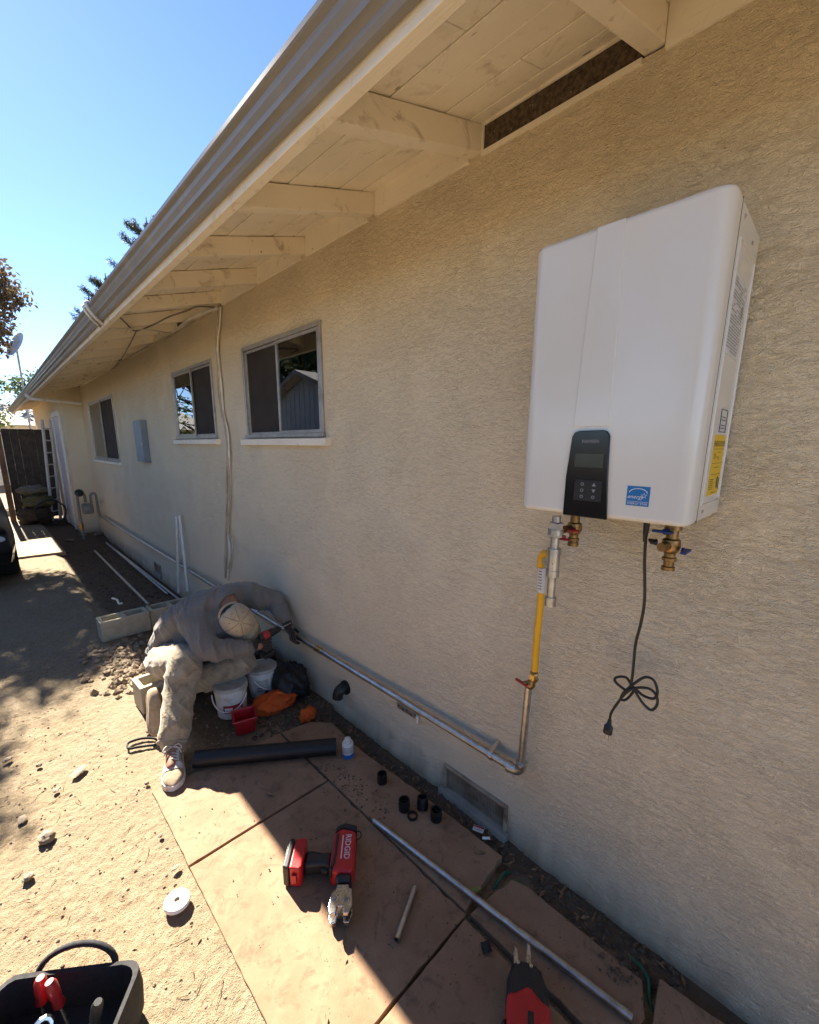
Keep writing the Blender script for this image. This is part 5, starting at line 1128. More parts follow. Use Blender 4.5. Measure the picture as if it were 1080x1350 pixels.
# (b, a) outlines, b towards the battery, a towards the jaws
tp('motor_housing', [(-0.040,-0.120),(0.020,-0.140),(0.052,-0.118),(0.058,-0.02),(0.056,0.045),(0.030,0.062),(-0.034,0.062),(-0.044,0.03)], 0.006, 0.092, M['tool_red'], bevel=0.016, seg=4)
tp('rear_cap', [(-0.042,-0.150),(0.012,-0.168),(0.050,-0.148),(0.052,-0.119),(0.018,-0.142),(-0.041,-0.123)], 0.004, 0.088, M['tool_black'], bevel=0.008)
tp('grip_band', [(0.030,-0.110),(0.043,-0.108),(0.046,0.02),(0.058,0.05),(0.046,0.056),(0.033,0.026)], 0.05, 0.0945, M['tool_black'], bevel=0.004)
tp('nose_ring', [(-0.036,0.060),(0.030,0.060),(0.028,0.092),(-0.033,0.092)], 0.010, 0.086, M['tool_black'], bevel=0.014, seg=4)
tp('handle', [(0.052,-0.045),(0.090,-0.040),(0.130,-0.052),(0.166,-0.056),(0.166,0.016),(0.130,0.012),(0.092,0.010),(0.054,0.022)], 0.014, 0.076, M['tool_black'], bevel=0.016, seg=4)
tp('trigger', [(0.062,0.012),(0.098,0.008),(0.094,0.026),(0.066,0.034)], 0.034, 0.058, M['tool_black'], bevel=0.005)
bat = tp('battery', [(0.166,-0.085),(0.176,-0.094),(0.216,-0.088),(0.216,0.040),(0.176,0.046),(0.166,0.036)], 0.004, 0.096, M['tool_red'], bevel=0.012)
obj('battery_base', MB().prism([(0.2165,-0.092),(0.240,-0.088),(0.244,0.036),(0.2165,0.044)], TC+V((0,0,0.003)), B_, A_, (0, 0.096)), M['tool_black'], bat, bevel=0.008, fix=True)
obj('battery_label', MB().prism([(0.2445,-0.07),(0.2445,0.02),(0.2455,0.02),(0.2455,-0.07)], TC+V((0,0,0.02)), B_, A_, (0, 0.06)), M['paper'], bat, fix=True)
obj('battery_clip', MB().prism([(0.184,0.0465),(0.206,0.043),(0.206,0.052),(0.186,0.054)], TC+V((0,0,0.03)), B_, A_, (0, 0.04)), M['tool_red'], bat, bevel=0.002, fix=True)
tp('jaw_block', [(-0.026,0.092),(0.022,0.092),(0.026,0.165),(0.012,0.178),(-0.020,0.178),(-0.030,0.160)], 0.022, 0.072, M['steel'], bevel=0.006)
for s, (k0, k1) in zip((-1, 1), ((0.012, 0.034), (0.060, 0.082))):
    tp('jaw_plate', [(-0.040,0.118),(-0.020,0.108),(0.018,0.112),(0.038,0.130),(0.044,0.180),(0.034,0.208),(0.012,0.200),(0.010,0.178),(-0.010,0.178),(-0.014,0.202),(-0.034,0.204),(-0.046,0.176)], k0, k1-0.004*(s > 0), M['steel'], bevel=0.004)
pn = MB()
for (b, a) in ((-0.020, 0.150), (0.024, 0.150)): pn.tube([TC+B_*b+A_*a+V((0,0,0.008)), TC+B_*b+A_*a+V((0,0,0.086))], 0.008, 14)
obj('jaw_pin', pn, M['galv'], tool, smooth=40)
obj('lanyard_ring', MB().tube([TC+B_*(-0.045-0.016*math.sin(t))+A_*(-0.125-0.02*math.cos(t))+V((0,0,0.06)) for t in np.linspace(0, 2*PI, 14)[:-1]], 0.003, 6, closed=True), M['tool_black'], tool, smooth=60)
obj('lettering', text_mesh('RIDGID', 0.034, TC+B_*(-0.008)+A_*(-0.045)+V((0,0,0.0922)), A_, -B_), M['print_white'], tool)
obj('lettering_underline', MB().obox(TC+B_*(0.014)+A_*(-0.045)+V((0,0,0.0922)), (0.105, 0.004, 0.0012), A_), M['print_white'], tool)

# ------------------------------------------------------------------ second press tool at the foot of the picture
n0 = onz(698, 1262, 0.09); n1_ = onz(700, 1352, 0.09); ta_ = (n0-n1_); ta_.z = 0; ta_.normalize(); tw = V((ta_.y, -ta_.x, 0))
T2 = onz(692, 1278, 0.10); T2.z = 0.0
t2 = empty('power_tool', T2, 'red and black cordless tool with twin metal jaws lying by the long pipe', 'power tool')
def t2p(name, poly, z0, z1, mat, bevel=0.01, seg=3): return obj(name, MB().prism(poly, T2+V((0,0,z0)), tw, ta_, (0, z1-z0)), mat, t2, bevel=bevel, seg=seg, fix=True)
t2p('head', [(-0.055,-0.10),(0.070,-0.10),(0.066,-0.045),(0.050,-0.004),(0.030,0.012),(-0.022,0.012),(-0.042,-0.008),(-0.056,-0.05)], 0.012, 0.125, M['tool_black'], 0.018, 4)
t2p('body', [(-0.050,-0.32),(0.068,-0.32),(0.071,-0.088),(0.050,-0.085),(0.010,-0.052),(-0.030,-0.078),(-0.055,-0.085)], 0.010, 0.130, M['tool_red'], 0.016, 4)
t2p('window', [(0.004,-0.26),(0.022,-0.26),(0.022,-0.120),(0.004,-0.120)], 0.12, 0.1315, M['tool_black'], 0.002)
t2p('side_grip', [(-0.075,-0.30),(-0.050,-0.30),(-0.054,-0.13),(-0.068,-0.14)], 0.02, 0.10, M['tool_black'], 0.01)
for j, (u0, u1, top) in enumerate(((-0.034, -0.020, 0.058), (0.006, 0.022, 0.082))):
    t2p('jaw', [(u0,0.008),(u1,0.008),(u1,0.040),(u1-0.002,top),(u0+0.004,top+0.010),(u0,0.044)], 0.055, 0.090, M['steel'], 0.003)
t2p('jaw_bridge', [(-0.020,0.012),(0.006,0.012),(0.006,0.034),(-0.020,0.030)], 0.058, 0.084, M['steel'], 0.003)
sm_ = MB()
for u in (-0.022, 0.018): sm_.tube([T2+tw*u+ta_*(-0.004)+V((0,0,0.122)), T2+tw*u+ta_*(-0.004)+V((0,0,0.1285))], 0.006, 6)
obj('bolt', sm_, M['steel'], t2)

# ------------------------------------------------------------------ tool bag at the lower left
bc = V((-1.565, 1.33, 0.0)); ba = V((0.80, -0.60, 0)).normalized(); bb = V((0.60, 0.80, 0)).normalized()
tbag = empty('tool_bag', bc, 'open black and red tool bag standing on the dirt', 'tool bag')
W2, D2, H2 = 0.20, 0.12, 0.17
def rr_(w, d, r=0.05, n=5):
    pts = []
    for (sx, sy, a0) in ((1,1,0),(-1,1,PI/2),(-1,-1,PI),(1,-1,1.5*PI)):
        for k in range(n+1): a = a0+PI/2*k/n; pts.append((sx*(w-r)+r*math.cos(a), sy*(d-r)+r*math.sin(a)))
    return pts
bm_ = MB(); rings = [(rr_(W2*0.96, D2*0.96), 0.0), (rr_(W2, D2), 0.03), (rr_(W2*1.02, D2*1.03), 0.10), (rr_(W2, D2), H2), (rr_(W2-0.012, D2-0.012), H2), (rr_(W2-0.014, D2-0.014), 0.03)]
nr = len(rings[0][0])
for pts_, z in rings: bm_.v += [tuple(bc+ba*p[0]+bb*p[1]+V((0,0,z+0.004*math.sin(7*p[0]*10)))) for p in pts_]
for i in range(len(rings)-1): bm_.f += [(i*nr+k, i*nr+(k+1) % nr, (i+1)*nr+(k+1) % nr, (i+1)*nr+k) for k in range(nr)]
bm_.f += [tuple(range(nr))[::-1], tuple((len(rings)-1)*nr+k for k in range(nr))]
obj('bag_body', bm_, M['bag_cloth'], tbag, smooth=50)
for sgn in (-1, 1): obj('red_panel', MB().obox(bc+bb*sgn*(D2*1.035)+V((0,0,0.09)), (0.20, 0.006, 0.09), ba), M['red_plastic'], tbag, bevel=0.004)
for sgn in (-1, 1):
    hp_ = [bc+ba*(0.11*math.cos(t))+bb*sgn*(D2+0.005+0.03*math.sin(t))+V((0,0,H2-0.02+0.06*math.sin(t))) for t in np.linspace(0, PI, 14)]; obj('carry_handle', MB().tube(hp_, 0.009, 8), M['bag_cloth'], tbag, smooth=60)
def handtool(u, v, ang, mat, label, hgt):
    b0 = bc+ba*u+bb*v+V((0,0,0.04)); d = V((math.sin(ang)*ba.x, math.sin(ang)*ba.y, 1)).normalized()
    t = empty('screwdriver', b0, label, 'screwdriver'); obj('shaft', MB().tube([b0, b0+d*(hgt-0.1)], 0.004, 8), M['steel'], t)
    obj('grip', MB().lathe([(0.009,0),(0.015,0.01),(0.012,0.03),(0.015,0.05),(0.015,0.085),(0.010,0.098)], b0+d*(hgt-0.1), d, 12), mat, t, smooth=40)
handtool(-0.06, 0.05, 0.10, M['red_plastic'], 'red handled screwdriver standing upright in the tool bag', 0.21)
handtool(0.03, 0.03, -0.15, M['red_plastic'], 'red handled screwdriver leaning sideways in the tool bag', 0.22)
handtool(0.10, -0.02, 0.25, M['tool_black'], 'black handled screwdriver in the corner of the tool bag', 0.20)
wr = bc+ba*(-0.02)+bb*(-0.03)+V((0,0,0.05))
thing('wrench', MB().obox(wr+V((0,0,0.06)), (0.16,0.022,0.008), V((0.3,-0.2,0.9)), (0.5,0.5,0)).tube([wr+V((0.024,-0.016,0.135))+V((0.018*math.cos(t), 0.018*math.sin(t)*0.5, 0.018*math.sin(t))) for t in np.linspace(0, 2*PI, 12)[:-1]], 0.007, 6, closed=True), M['steel'], 'steel ring wrench sticking out of the tool bag', 'wrench')

# ------------------------------------------------------------------ black car parked at the edge of the yard
car = empty('parked_car', (-2.42, 9.0, 0), 'black hatchback car parked beside the dappled yard', 'car')
M['car_paint'] = pmat('black_car_paint', (0.010, 0.010, 0.012), 0.18, 0, 0.1, 6, rvar=0.03); M['tyre'] = pmat('tyre', (0.014, 0.014, 0.014), 0.8, 0, 0.2, 30); M['car_glass'] = pmat('car_glass', (0.01, 0.012, 0.014), 0.06, 0, 0.1, 4, rvar=0.01); M['lamp'] = pmat('car_lamp', (0.6, 0.6, 0.6), 0.1, 0, 0.05, 20)
cx, cy0, cl, cw = -2.2, 6.95, 4.1, 0.86
secs = [(0.0,0.70,0.30,0.62),(0.06,0.82,0.22,0.70),(0.35,0.86,0.18,0.80),(0.9,0.87,0.18,0.88),(1.3,0.87,0.18,0.93),(3.4,0.87,0.18,0.98),(3.9,0.84,0.20,0.95),(4.1,0.74,0.32,0.85)]
cm = MB(); prof_n = 14
for (yy, hw, zb, zt2) in secs:
    for k in range(prof_n):
        a = 2*PI*k/prof_n; ca, sa = math.cos(a), math.sin(a); sx = math.copysign(abs(ca)**0.45, ca); sz = math.copysign(abs(sa)**0.55, sa)
        cm.v.append((cx+hw*sx, cy0+yy, (zb+zt2)/2+(zt2-zb)/2*sz))
for i in range(len(secs)-1): cm.f += [(i*prof_n+k, i*prof_n+(k+1) % prof_n, (i+1)*prof_n+(k+1) % prof_n, (i+1)*prof_n+k) for k in range(prof_n)]
cm.f += [tuple(range(prof_n)), tuple((len(secs)-1)*prof_n+k for k in range(prof_n))]
body = obj('body', cm, M['car_paint'], car, smooth=50, fix=True)
cab = [(1.05,0.90),(1.75,1.38),(2.2,1.45),(3.2,1.43),(3.95,0.96)]
ch = MB().add([(cx+s*(0.80-0.14*max(0, (z-0.9)/0.5)), cy0+y, z) for s in (-1, 1) for y, z in cab], [(0,1,2,3,4)[::-1],(5,6,7,8,9)]+[(i,i+1,5+i+1,5+i) for i in range(4)])
obj('cabin', ch, M['car_glass'], car, bevel=0.04, fix=True); obj('roof_panel', MB().add([(cx+s*0.64, cy0+y, z) for s in (-1,1) for y, z in ((1.78,1.405),(2.2,1.462),(3.2,1.442),(3.3,1.40))], [(0,1,5,4),(1,2,6,5),(2,3,7,6)]), M['car_paint'], car, smooth=60)
for yy in (0.80, 3.30):
    for s in (-1, 1):
        w_ = obj('wheel', MB().lathe([(0.20,0),(0.30,0.0),(0.315,0.03),(0.315,0.17),(0.30,0.20),(0.20,0.20)], (cx+s*0.76-0.10*0-s*0.0-(0.1 if s > 0 else 0.1), cy0+yy, 0.315), (1,0,0), 28), M['tyre'], car, smooth=40)
        obj('rim', MB().lathe([(0.02,0),(0.19,0.0),(0.205,-0.012),(0.205,-0.03),(0.06,-0.03)], (cx+s*(0.862), cy0+yy, 0.315), (s,0,0), 20), M['galv'], w_, smooth=30)
for s in (-1, 1): obj('headlight', MB().ell((cx+s*0.62, cy0+0.07, 0.60), (0.16, 0.06, 0.06)), M['lamp'], car, smooth=180)
obj('number_plate', MB().obox((cx, cy0-0.012, 0.42), (0.30, 0.01, 0.14)), M['paper'], car)
# ------------------------------------------------------------------ the worker
def m_cloth(name, c, var=0.18, weave=900, dirt=None, dlo=0.5, dhi=0.75):
    t = NT(name); p = t.geo.outputs['Position']; n1 = t.noise(p, 9, 3)
    col = t.mix(t.ramp(n1, [(0.3, 0.0), (0.7, 1.0)]), tuple(q*(1-var) for q in c), tuple(min(1, q*(1+var)) for q in c))
    if dirt: col = t.mix(t.ramp(t.noise(p, 14, 4, 0.7, 0.6), [(dlo, 0.0), (dhi, 0.8)]), col, dirt)
    t.color(col); t.set(Roughness=0.92, Specular_IOR_Level=0.2, Sheen_Weight=0.25, Sheen_Roughness=0.5)
    wr = t.noise(t.map((26, 26, 60), (0.5, 0.3, 0.2)), 1.0, 2, 0.55, 1.2); t.bump(t.math('ADD', wr, t.math('MULTIPLY', t.noise(p, weave, 1), 0.12)), 0.0045, 0.7); return t.m
M['shirt'] = m_cloth('grey_shirt', (0.19, 0.165, 0.14), 0.14); M['khaki'] = m_cloth('khaki_trousers', (0.36, 0.295, 0.205), 0.14, dirt=(0.21, 0.145, 0.082), dlo=0.46, dhi=0.68)
M['cap'] = m_cloth('tan_cap', (0.50, 0.385, 0.24), 0.12, dirt=(0.24, 0.17, 0.11), dlo=0.56, dhi=0.76); M['skin'] = pmat('skin', (0.30, 0.145, 0.085), 0.5, 0, 0.12, 25, 0.0006, 300)
M['glove'] = m_cloth('dark_glove', (0.035, 0.028, 0.024), 0.25); M['hair'] = pmat('dark_hair', (0.012, 0.009, 0.008), 0.5, 0, 0.3, 80, 0.002, 600)
M['shoe'] = pmat('tan_suede', (0.42, 0.315, 0.20), 0.85, 0, 0.2, 30, 0.001, 300, dirt=(0.24, 0.17, 0.1), dscale=22, dlo=0.52, dhi=0.75); M['shoe_white'] = pmat('shoe_white', (0.62, 0.59, 0.55), 0.7, 0, 0.12, 30, dirt=(0.34, 0.26, 0.17), dscale=24, dlo=0.52, dhi=0.75); M['lace'] = pmat('lace', (0.62, 0.58, 0.50), 0.8, 0, 0.1, 40)

def lerp_path(pts, rad, n=8):
    P = spline(pts, n); R_ = []
    for i in range(len(pts)-1):
        for k in range(n): t = k/n; t = t*t*(3-2*t); R_.append(rad[i]*(1-t)+rad[i+1]*t)
    return P, R_+[rad[-1]]
def limb(mb, pts, rad, flat=1.0, hint=(0,0,1), n=18):
    P, R_ = lerp_path(pts, rad); mb.tube(P, R_, n, flat=flat, hint=hint)
    mb.ell(P[0], (R_[0]*0.98,)*3, nu=14, nv=8); mb.ell(P[-1], (R_[-1]*0.98,)*3, nu=14, nv=8)
def sculpt(name, mb, voxel, smooth, disp, mat, parent):
    me = bpy.data.meshes.new('tmp'); me.from_pydata([tuple(v) for v in mb.v], [], mb.f); to = bpy.data.objects.new('tmp', me); COL.objects.link(to)
    m = to.modifiers.new('r', 'REMESH'); m.mode = 'VOXEL'; m.voxel_size = voxel; m.adaptivity = 0
    s = to.modifiers.new('s', 'SMOOTH'); s.factor = 0.5; s.iterations = smooth
    bpy.context.view_layer.update(); dg = bpy.context.evaluated_depsgraph_get(); em = to.evaluated_get(dg).to_mesh()
    n = len(em.vertices); co = np.zeros(n*3); no = np.zeros(n*3); em.vertices.foreach_get('co', co); em.vertices.foreach_get('normal', no); co = co.reshape(-1, 3); no = no.reshape(-1, 3)
    fs_ = [tuple(p.vertices) for p in em.polygons]; to.evaluated_get(dg).to_mesh_clear(); bpy.data.objects.remove(to)
    if disp is not None: co = co + no*np.array([disp(V(c)) for c in co])[:, None]
    return obj(name, (co.tolist(), fs_), mat, parent, smooth=180)

worker = empty('person', (-0.70, 2.9, 0.0), 'worker in grey shirt, khaki trousers and tan cap bent over the gas pipe', 'person')
J = dict(pel=(-.70,3.09,.315), rhip=(-.79,3.04,.305), lhip=(-.60,3.09,.305), t1=(-.685,3.085,.44), t2=(-.625,3.02,.56), t3=(-.52,2.92,.645), t4=(-.45,2.84,.685), neck=(-.435,2.775,.70), head=(-.44,2.655,.615),
         rsh=(-.645,2.82,.615), lsh=(-.27,2.90,.675), relb=(-.650,2.60,.505), rwr=(-.425,2.52,.455), lelb=(-.098,2.80,.605), lwr=(-.092,2.645,.50), rkn=(-.775,2.66,.425), ran=(-.945,2.405,.10), lkn=(-.415,2.68,.29), lan=(-.865,2.85,.185))
J = {k: V(v) for k, v in J.items()}
LAT = (J['lsh']-J['rsh']).normalized()
def torso(mb, g):
    secs = [(J['pel']-V((0,0,0.03)), 0.155, 0.125), (J['pel']+V((0,0,0.03)), 0.17, 0.13), (J['t1'], 0.165, 0.12), (J['t2'], 0.175, 0.122), (J['t3'], 0.19, 0.118), (J['t4'], 0.17, 0.095), (J['neck']-V((0.0,0.01,0.005)), 0.075, 0.068)]
    P, n = [], 20; allv = []
    cs = spline([s[0] for s in secs], 5); w = np.interp(np.linspace(0, 6, len(cs)), range(7), [s[1] for s in secs]); d = np.interp(np.linspace(0, 6, len(cs)), range(7), [s[2] for s in secs])
    for i, c in enumerate(cs):
        t = (cs[min(i+1, len(cs)-1)]-cs[max(i-1, 0)]).normalized(); a = (LAT-t*LAT.dot(t)).normalized(); b = t.cross(a)
        for k in range(n):
            an = 2*PI*k/n; ca, sa = math.cos(an), math.sin(an); allv.append(c + a*math.copysign(abs(ca)**0.85, ca)*(w[i]*g) + b*math.copysign(abs(sa)**0.9, sa)*(d[i]*g))
    m = len(cs); mb.add(allv, [(i*n+k, i*n+(k+1) % n, (i+1)*n+(k+1) % n, (i+1)*n+k) for i in range(m-1) for k in range(n)] + [tuple(range(n-1,-1,-1)), tuple((m-1)*n+k for k in range(n))])
# head frame
HU = V((-0.20, -0.90, 0.20)).normalized(); HF_ = V((0.55, -0.1, -0.82)); HF_ = (HF_-HU*HF_.dot(HU)).normalized(); HS = HU.cross(HF_).normalized()
hp = lambda s, f, u: J['head'] + HS*s + HF_*f + HU*u
# ---- body: one continuous skin mesh
b = MB(); torso(b, 0.78)
limb(b, [J['t4'], J['neck'], hp(0,-0.03,-0.04)], [0.05, 0.056, 0.056])
b.ell(hp(0,-0.005,0.02), (0.096, 0.076, 0.105), HF_, HU); b.ell(hp(0,0.035,-0.05), (0.065, 0.058, 0.065), HF_, HU)
b.ell(hp(0,0.10,-0.025), (0.02, 0.014, 0.026), HF_, HU); b.ell(hp(0,0.082,-0.065), (0.02, 0.026, 0.012), HF_, HU); b.ell(hp(0,0.085,0.012), (0.018, 0.05, 0.012), HF_, HU)
for s in (-1, 1): b.ell(hp(s*0.078,-0.012,-0.02), (0.02, 0.009, 0.03), HF_, HU); b.ell(hp(s*0.04,0.07,-0.03), (0.02, 0.024, 0.022), HF_, HU)
mid = lambda a, b_: J[a].lerp(J[b_], 0.5)
for q in ('r', 'l'): limb(b, [J[q+'sh'], mid(q+'sh', q+'elb' if False else q+'elb'), J[q+'elb'], mid(q+'elb', q+'wr'), J[q+'wr']], [0.045, 0.042, 0.036, 0.034, 0.026])
for q in ('r', 'l'): limb(b, [J[q+'hip'], mid(q+'hip', q+'kn'), J[q+'kn'], mid(q+'kn', q+'an'), J[q+'an']], [0.075, 0.068, 0.046, 0.044, 0.033])
limb(b, [J['ran'], J['ran']+V((-0.05,-0.13,-0.045))], [0.035, 0.03]); limb(b, [J['lan'], J['lan']+V((-0.08,-0.08,-0.08))], [0.035, 0.03])
limb(b, [J['rwr'], J['rwr']+V((0.06,-0.01,0.0))], [0.026, 0.03]); limb(b, [J['lwr'], J['lwr']+V((-0.002,-0.05,-0.045))], [0.026, 0.03])
body_o = sculpt('body', b, 0.008, 4, None, M['skin'], worker)
for s in (-1, 1): obj('eye', MB().ell(hp(s*0.033, 0.083, -0.012), (0.012, 0.012, 0.012)), M['print_white'], body_o, smooth=180)
# ---- wrinkles
def folds(p, axis, fine, coarse, amp, seed=0.0):          # ridged folds lying across the given axis
    ax = V(axis).normalized(); q = V(p)+V((seed, seed*0.3, -seed))+0.02*V(mnoise.noise_vector(V(p)*7)); al = q.dot(ax); q = (q-ax*al)*coarse + ax*(al*fine)
    n = 1-abs(mnoise.noise(q))*1.7; n2 = 1-abs(mnoise.noise(q*2.1+V((5,1,3))))*1.7; msk = 0.35+0.65*max(0.0, min(1.0, 0.5+1.3*mnoise.noise(V(p)*5.0+V((0,0,seed)))))
    return amp*msk*(max(0.0, n)**2 + 0.18*max(0.0, n2)**2 - 0.40)
# ---- shirt
s = MB(); torso(s, 1.0)
limb(s, [J['t3']+LAT*(-0.08), J['rsh'], J['rsh'].lerp(J['relb'], 0.5)+V((-0.006,0.0,0.0)), J['relb'], J['relb'].lerp(J['rwr'], 0.55)+V((0,0,-0.008)), J['rwr']-V((0.005,0,0))], [0.11, 0.098, 0.086, 0.072, 0.058, 0.042])
limb(s, [J['t3']+LAT*0.09, J['lsh'], J['lsh'].lerp(J['lelb'], 0.5), J['lelb'], J['lelb'].lerp(J['lwr'], 0.5), J['lwr']+V((0,0.01,0.012))], [0.11, 0.096, 0.084, 0.072, 0.060, 0.046])
s.ell(J['pel']+V((0.0,-0.01,0.03)), (0.175, 0.145, 0.11), LAT); s.ell((-0.53,2.80,0.565), (0.17,0.14,0.115), LAT); s.ell((-0.60,2.93,0.47), (0.16,0.13,0.12), LAT)
ua = (J['relb']-J['rsh']).normalized()
sd_ = lambda p: folds(p, (0.62,-0.40,0.25), 21, 3.6, 0.017, 1.0) + folds(p, (0.3,0.7,0.3), 9, 3, 0.010, 2.0)
shirt = sculpt('shirt', s, 0.006, 4, sd_, M['shirt'], worker)
obj('collar', MB().tube([J['neck'] + (LAT*math.cos(t)*0.070 + LAT.cross((hp(0,0,0)-J['t4']).normalized())*math.sin(t)*0.064) - (hp(0,0,0)-J['t4']).normalized()*0.012 for t in np.linspace(0, 2*PI, 20)[:-1]], 0.009, 8, closed=True), M['shirt'], shirt, smooth=60)
# ---- trousers
t = MB()
t.ell(J['pel']+V((0.0,0.0,-0.005)), (0.185, 0.155, 0.115), LAT)
t.ell(J['rhip']+V((0.0,0.035,-0.01)), (0.115, 0.125, 0.108)); t.ell(J['lhip']+V((0.0,0.03,-0.01)), (0.115, 0.125, 0.108))
limb(t, [J['rhip'], J['rhip'].lerp(J['rkn'], 0.5)+V((-0.006,0,0.006)), J['rkn'], J['rkn'].lerp(J['ran'], 0.35)+V((0.006,0.02,-0.004)), J['rkn'].lerp(J['ran'], 0.7), J['ran']+V((0.012,0.028,0.012))], [0.122, 0.112, 0.098, 0.090, 0.082, 0.078])
limb(t, [J['lhip'], J['lhip'].lerp(J['lkn'], 0.5), J['lkn'], J['lkn'].lerp(J['lan'], 0.4)+V((0,0,-0.012)), J['lan']+V((0.02,0.0,0.0))], [0.118, 0.105, 0.092, 0.084, 0.070])
td = lambda p: folds(p, (0.75,-0.15,0.45), 16, 2.6, 0.016, 5.0) + folds(p, (-0.4,0.3,0.7), 9, 3, 0.011, 7.0)
tro = sculpt('trousers', t, 0.006, 4, td, M['khaki'], worker)
# rolled hem, open towards the shoe
ax_ = (J['ran']-J['rkn']).normalized(); hc_ = J['ran']+V((0.010,0.024,0.004)); a_, b_, _ = basis(ax_)
obj('hem', MB().tube([hc_+a_*math.cos(u)*(0.072+0.006*math.sin(3*u))+b_*math.sin(u)*(0.070+0.005*math.cos(2*u)) + ax_*(0.012+0.006*math.sin(2*u)) for u in np.linspace(0, 2*PI, 28)[:-1]], 0.008, 8, closed=True), M['khaki'], tro, smooth=60)
M['seam'] = m_cloth('trouser_seam', (0.22, 0.165, 0.10), 0.1)
bl = J['pel']+V((0.0,0.0,0.075)); obj('belt', MB().tube([bl+LAT*math.cos(u)*0.186+LAT.cross(V((0,0,1))).normalized()*math.sin(u)*0.150+V((0,0,0.012*math.sin(u))) for u in np.linspace(0, 2*PI, 40)[:-1]], 0.011, 8, closed=True, flat=1.8), M['hair'], tro, smooth=60)
# ---- cap
cm_ = MB(); nu, nv = 40, 16; vsx = []; keep = []
for j in range(nv+1):
    th = (PI/2)*1.06*j/nv
    for k in range(nu):
        ph = 2*PI*k/nu; df, ds_, du = math.sin(th)*math.cos(ph), math.sin(th)*math.sin(ph), math.cos(th); seam = 1+0.006*math.cos(6*ph)*math.sin(th)
        vsx.append(hp(ds_*0.100*seam, -0.002+df*0.119*seam, 0.026+du*0.112*(1+0.02*math.sin(th*3))))
fsx = []
for j in range(nv):
    for k in range(nu):
        ph = 2*PI*(k+0.5)/nu; th = (PI/2)*1.06*(j+0.5)/nv
        if abs(ph-PI) < 0.62*math.sqrt(max(0.0, 1-((PI/2*0.98-th)/0.55)**2)) and th > 1.03 and j < nv-2: continue      # the opening at the back
        fsx.append((j*nu+k, (j+1)*nu+k, (j+1)*nu+(k+1) % nu, j*nu+(k+1) % nu))
capo = obj('cap', (vsx, fsx), M['cap'], worker, smooth=180, fix=False); sm2 = capo.modifiers.new('solid', 'SOLIDIFY'); sm2.thickness = 0.004; sm2.offset = -1
vis = MB(); nr_, nc_ = 8, 16; vv_ = []
for i in range(nr_+1):
    for k in range(nc_+1):
        an = -1.15+2.30*k/nc_; ext = i/nr_; ca, sa = math.cos(an), math.sin(an)
        f0, s0_ = 0.115*ca-0.002, 0.098*sa; f1_ = f0 + ext*0.088*(max(0.0, math.cos(an*1.3)))**0.6; vv_.append(hp(s0_*(1+0.05*ext), f1_, 0.026 - 0.030*ext*ext - 0.35*sa*sa*0.06*(0.4+ext)))
vis.add(vv_, [(i*(nc_+1)+k, (i+1)*(nc_+1)+k, (i+1)*(nc_+1)+k+1, i*(nc_+1)+k+1) for i in range(nr_) for k in range(nc_)])
vo = obj('visor', vis, M['cap'], capo, smooth=180); sm3 = vo.modifiers.new('solid', 'SOLIDIFY'); sm3.thickness = 0.005
M['cap_seam'] = m_cloth('cap_seam', (0.30, 0.215, 0.13), 0.1)
for k in range(6):
    ph = 2*PI*(k+0.5)/6; ths = np.linspace(0.06, 1.5 if abs(ph-PI) > 0.6 else 1.0, 14)
    obj('seam', MB().tube([hp(math.sin(th)*math.sin(ph)*0.1012, -0.002+math.sin(th)*math.cos(ph)*0.1202, 0.026+math.cos(th)*0.1132*(1+0.02*math.sin(th*3))) for th in ths], 0.0021, 6), M['cap_seam'], capo, smooth=60)
    q_ = 0.62; obj('eyelet', MB().ell(hp(math.sin(q_)*math.sin(ph+0.5)*0.1015, -0.002+math.sin(q_)*math.cos(ph+0.5)*0.1205, 0.026+math.cos(q_)*0.1135*1.019), (0.004, 0.004, 0.004), nu=8, nv=6), M['cap_seam'], capo, smooth=180)
obj('brim_crease', MB().tube([hp(0.0995*math.sin(a), -0.002+0.1185*math.cos(a), 0.0255-0.35*math.sin(a)**2*0.06*0.4) for a in np.linspace(-1.15, 1.15, 22)], 0.0042, 6), M['cap_seam'], capo, smooth=60)
obj('brim_edge', MB().tube([vv_[nr_*(nc_+1)+k] for k in range(nc_+1)], 0.0038, 6), M['cap_seam'], vo, smooth=60)
obj('button', MB().ell(hp(0,-0.002,0.138), (0.008, 0.008, 0.005), HS, HU), M['cap'], capo, smooth=180)
obj('hair', MB().ell(hp(0,-0.012,0.020), (0.103, 0.088, 0.092), HF_, HU, nu=24, nv=14), M['hair'], worker, smooth=180)
obj('strap', MB().tube([hp(0.100*math.sin(u), -0.002-0.118*math.cos(u), 0.022) for u in np.linspace(-0.75, 0.75, 12)], 0.007, 6, flat=1.4), M['cap'], capo, smooth=60)
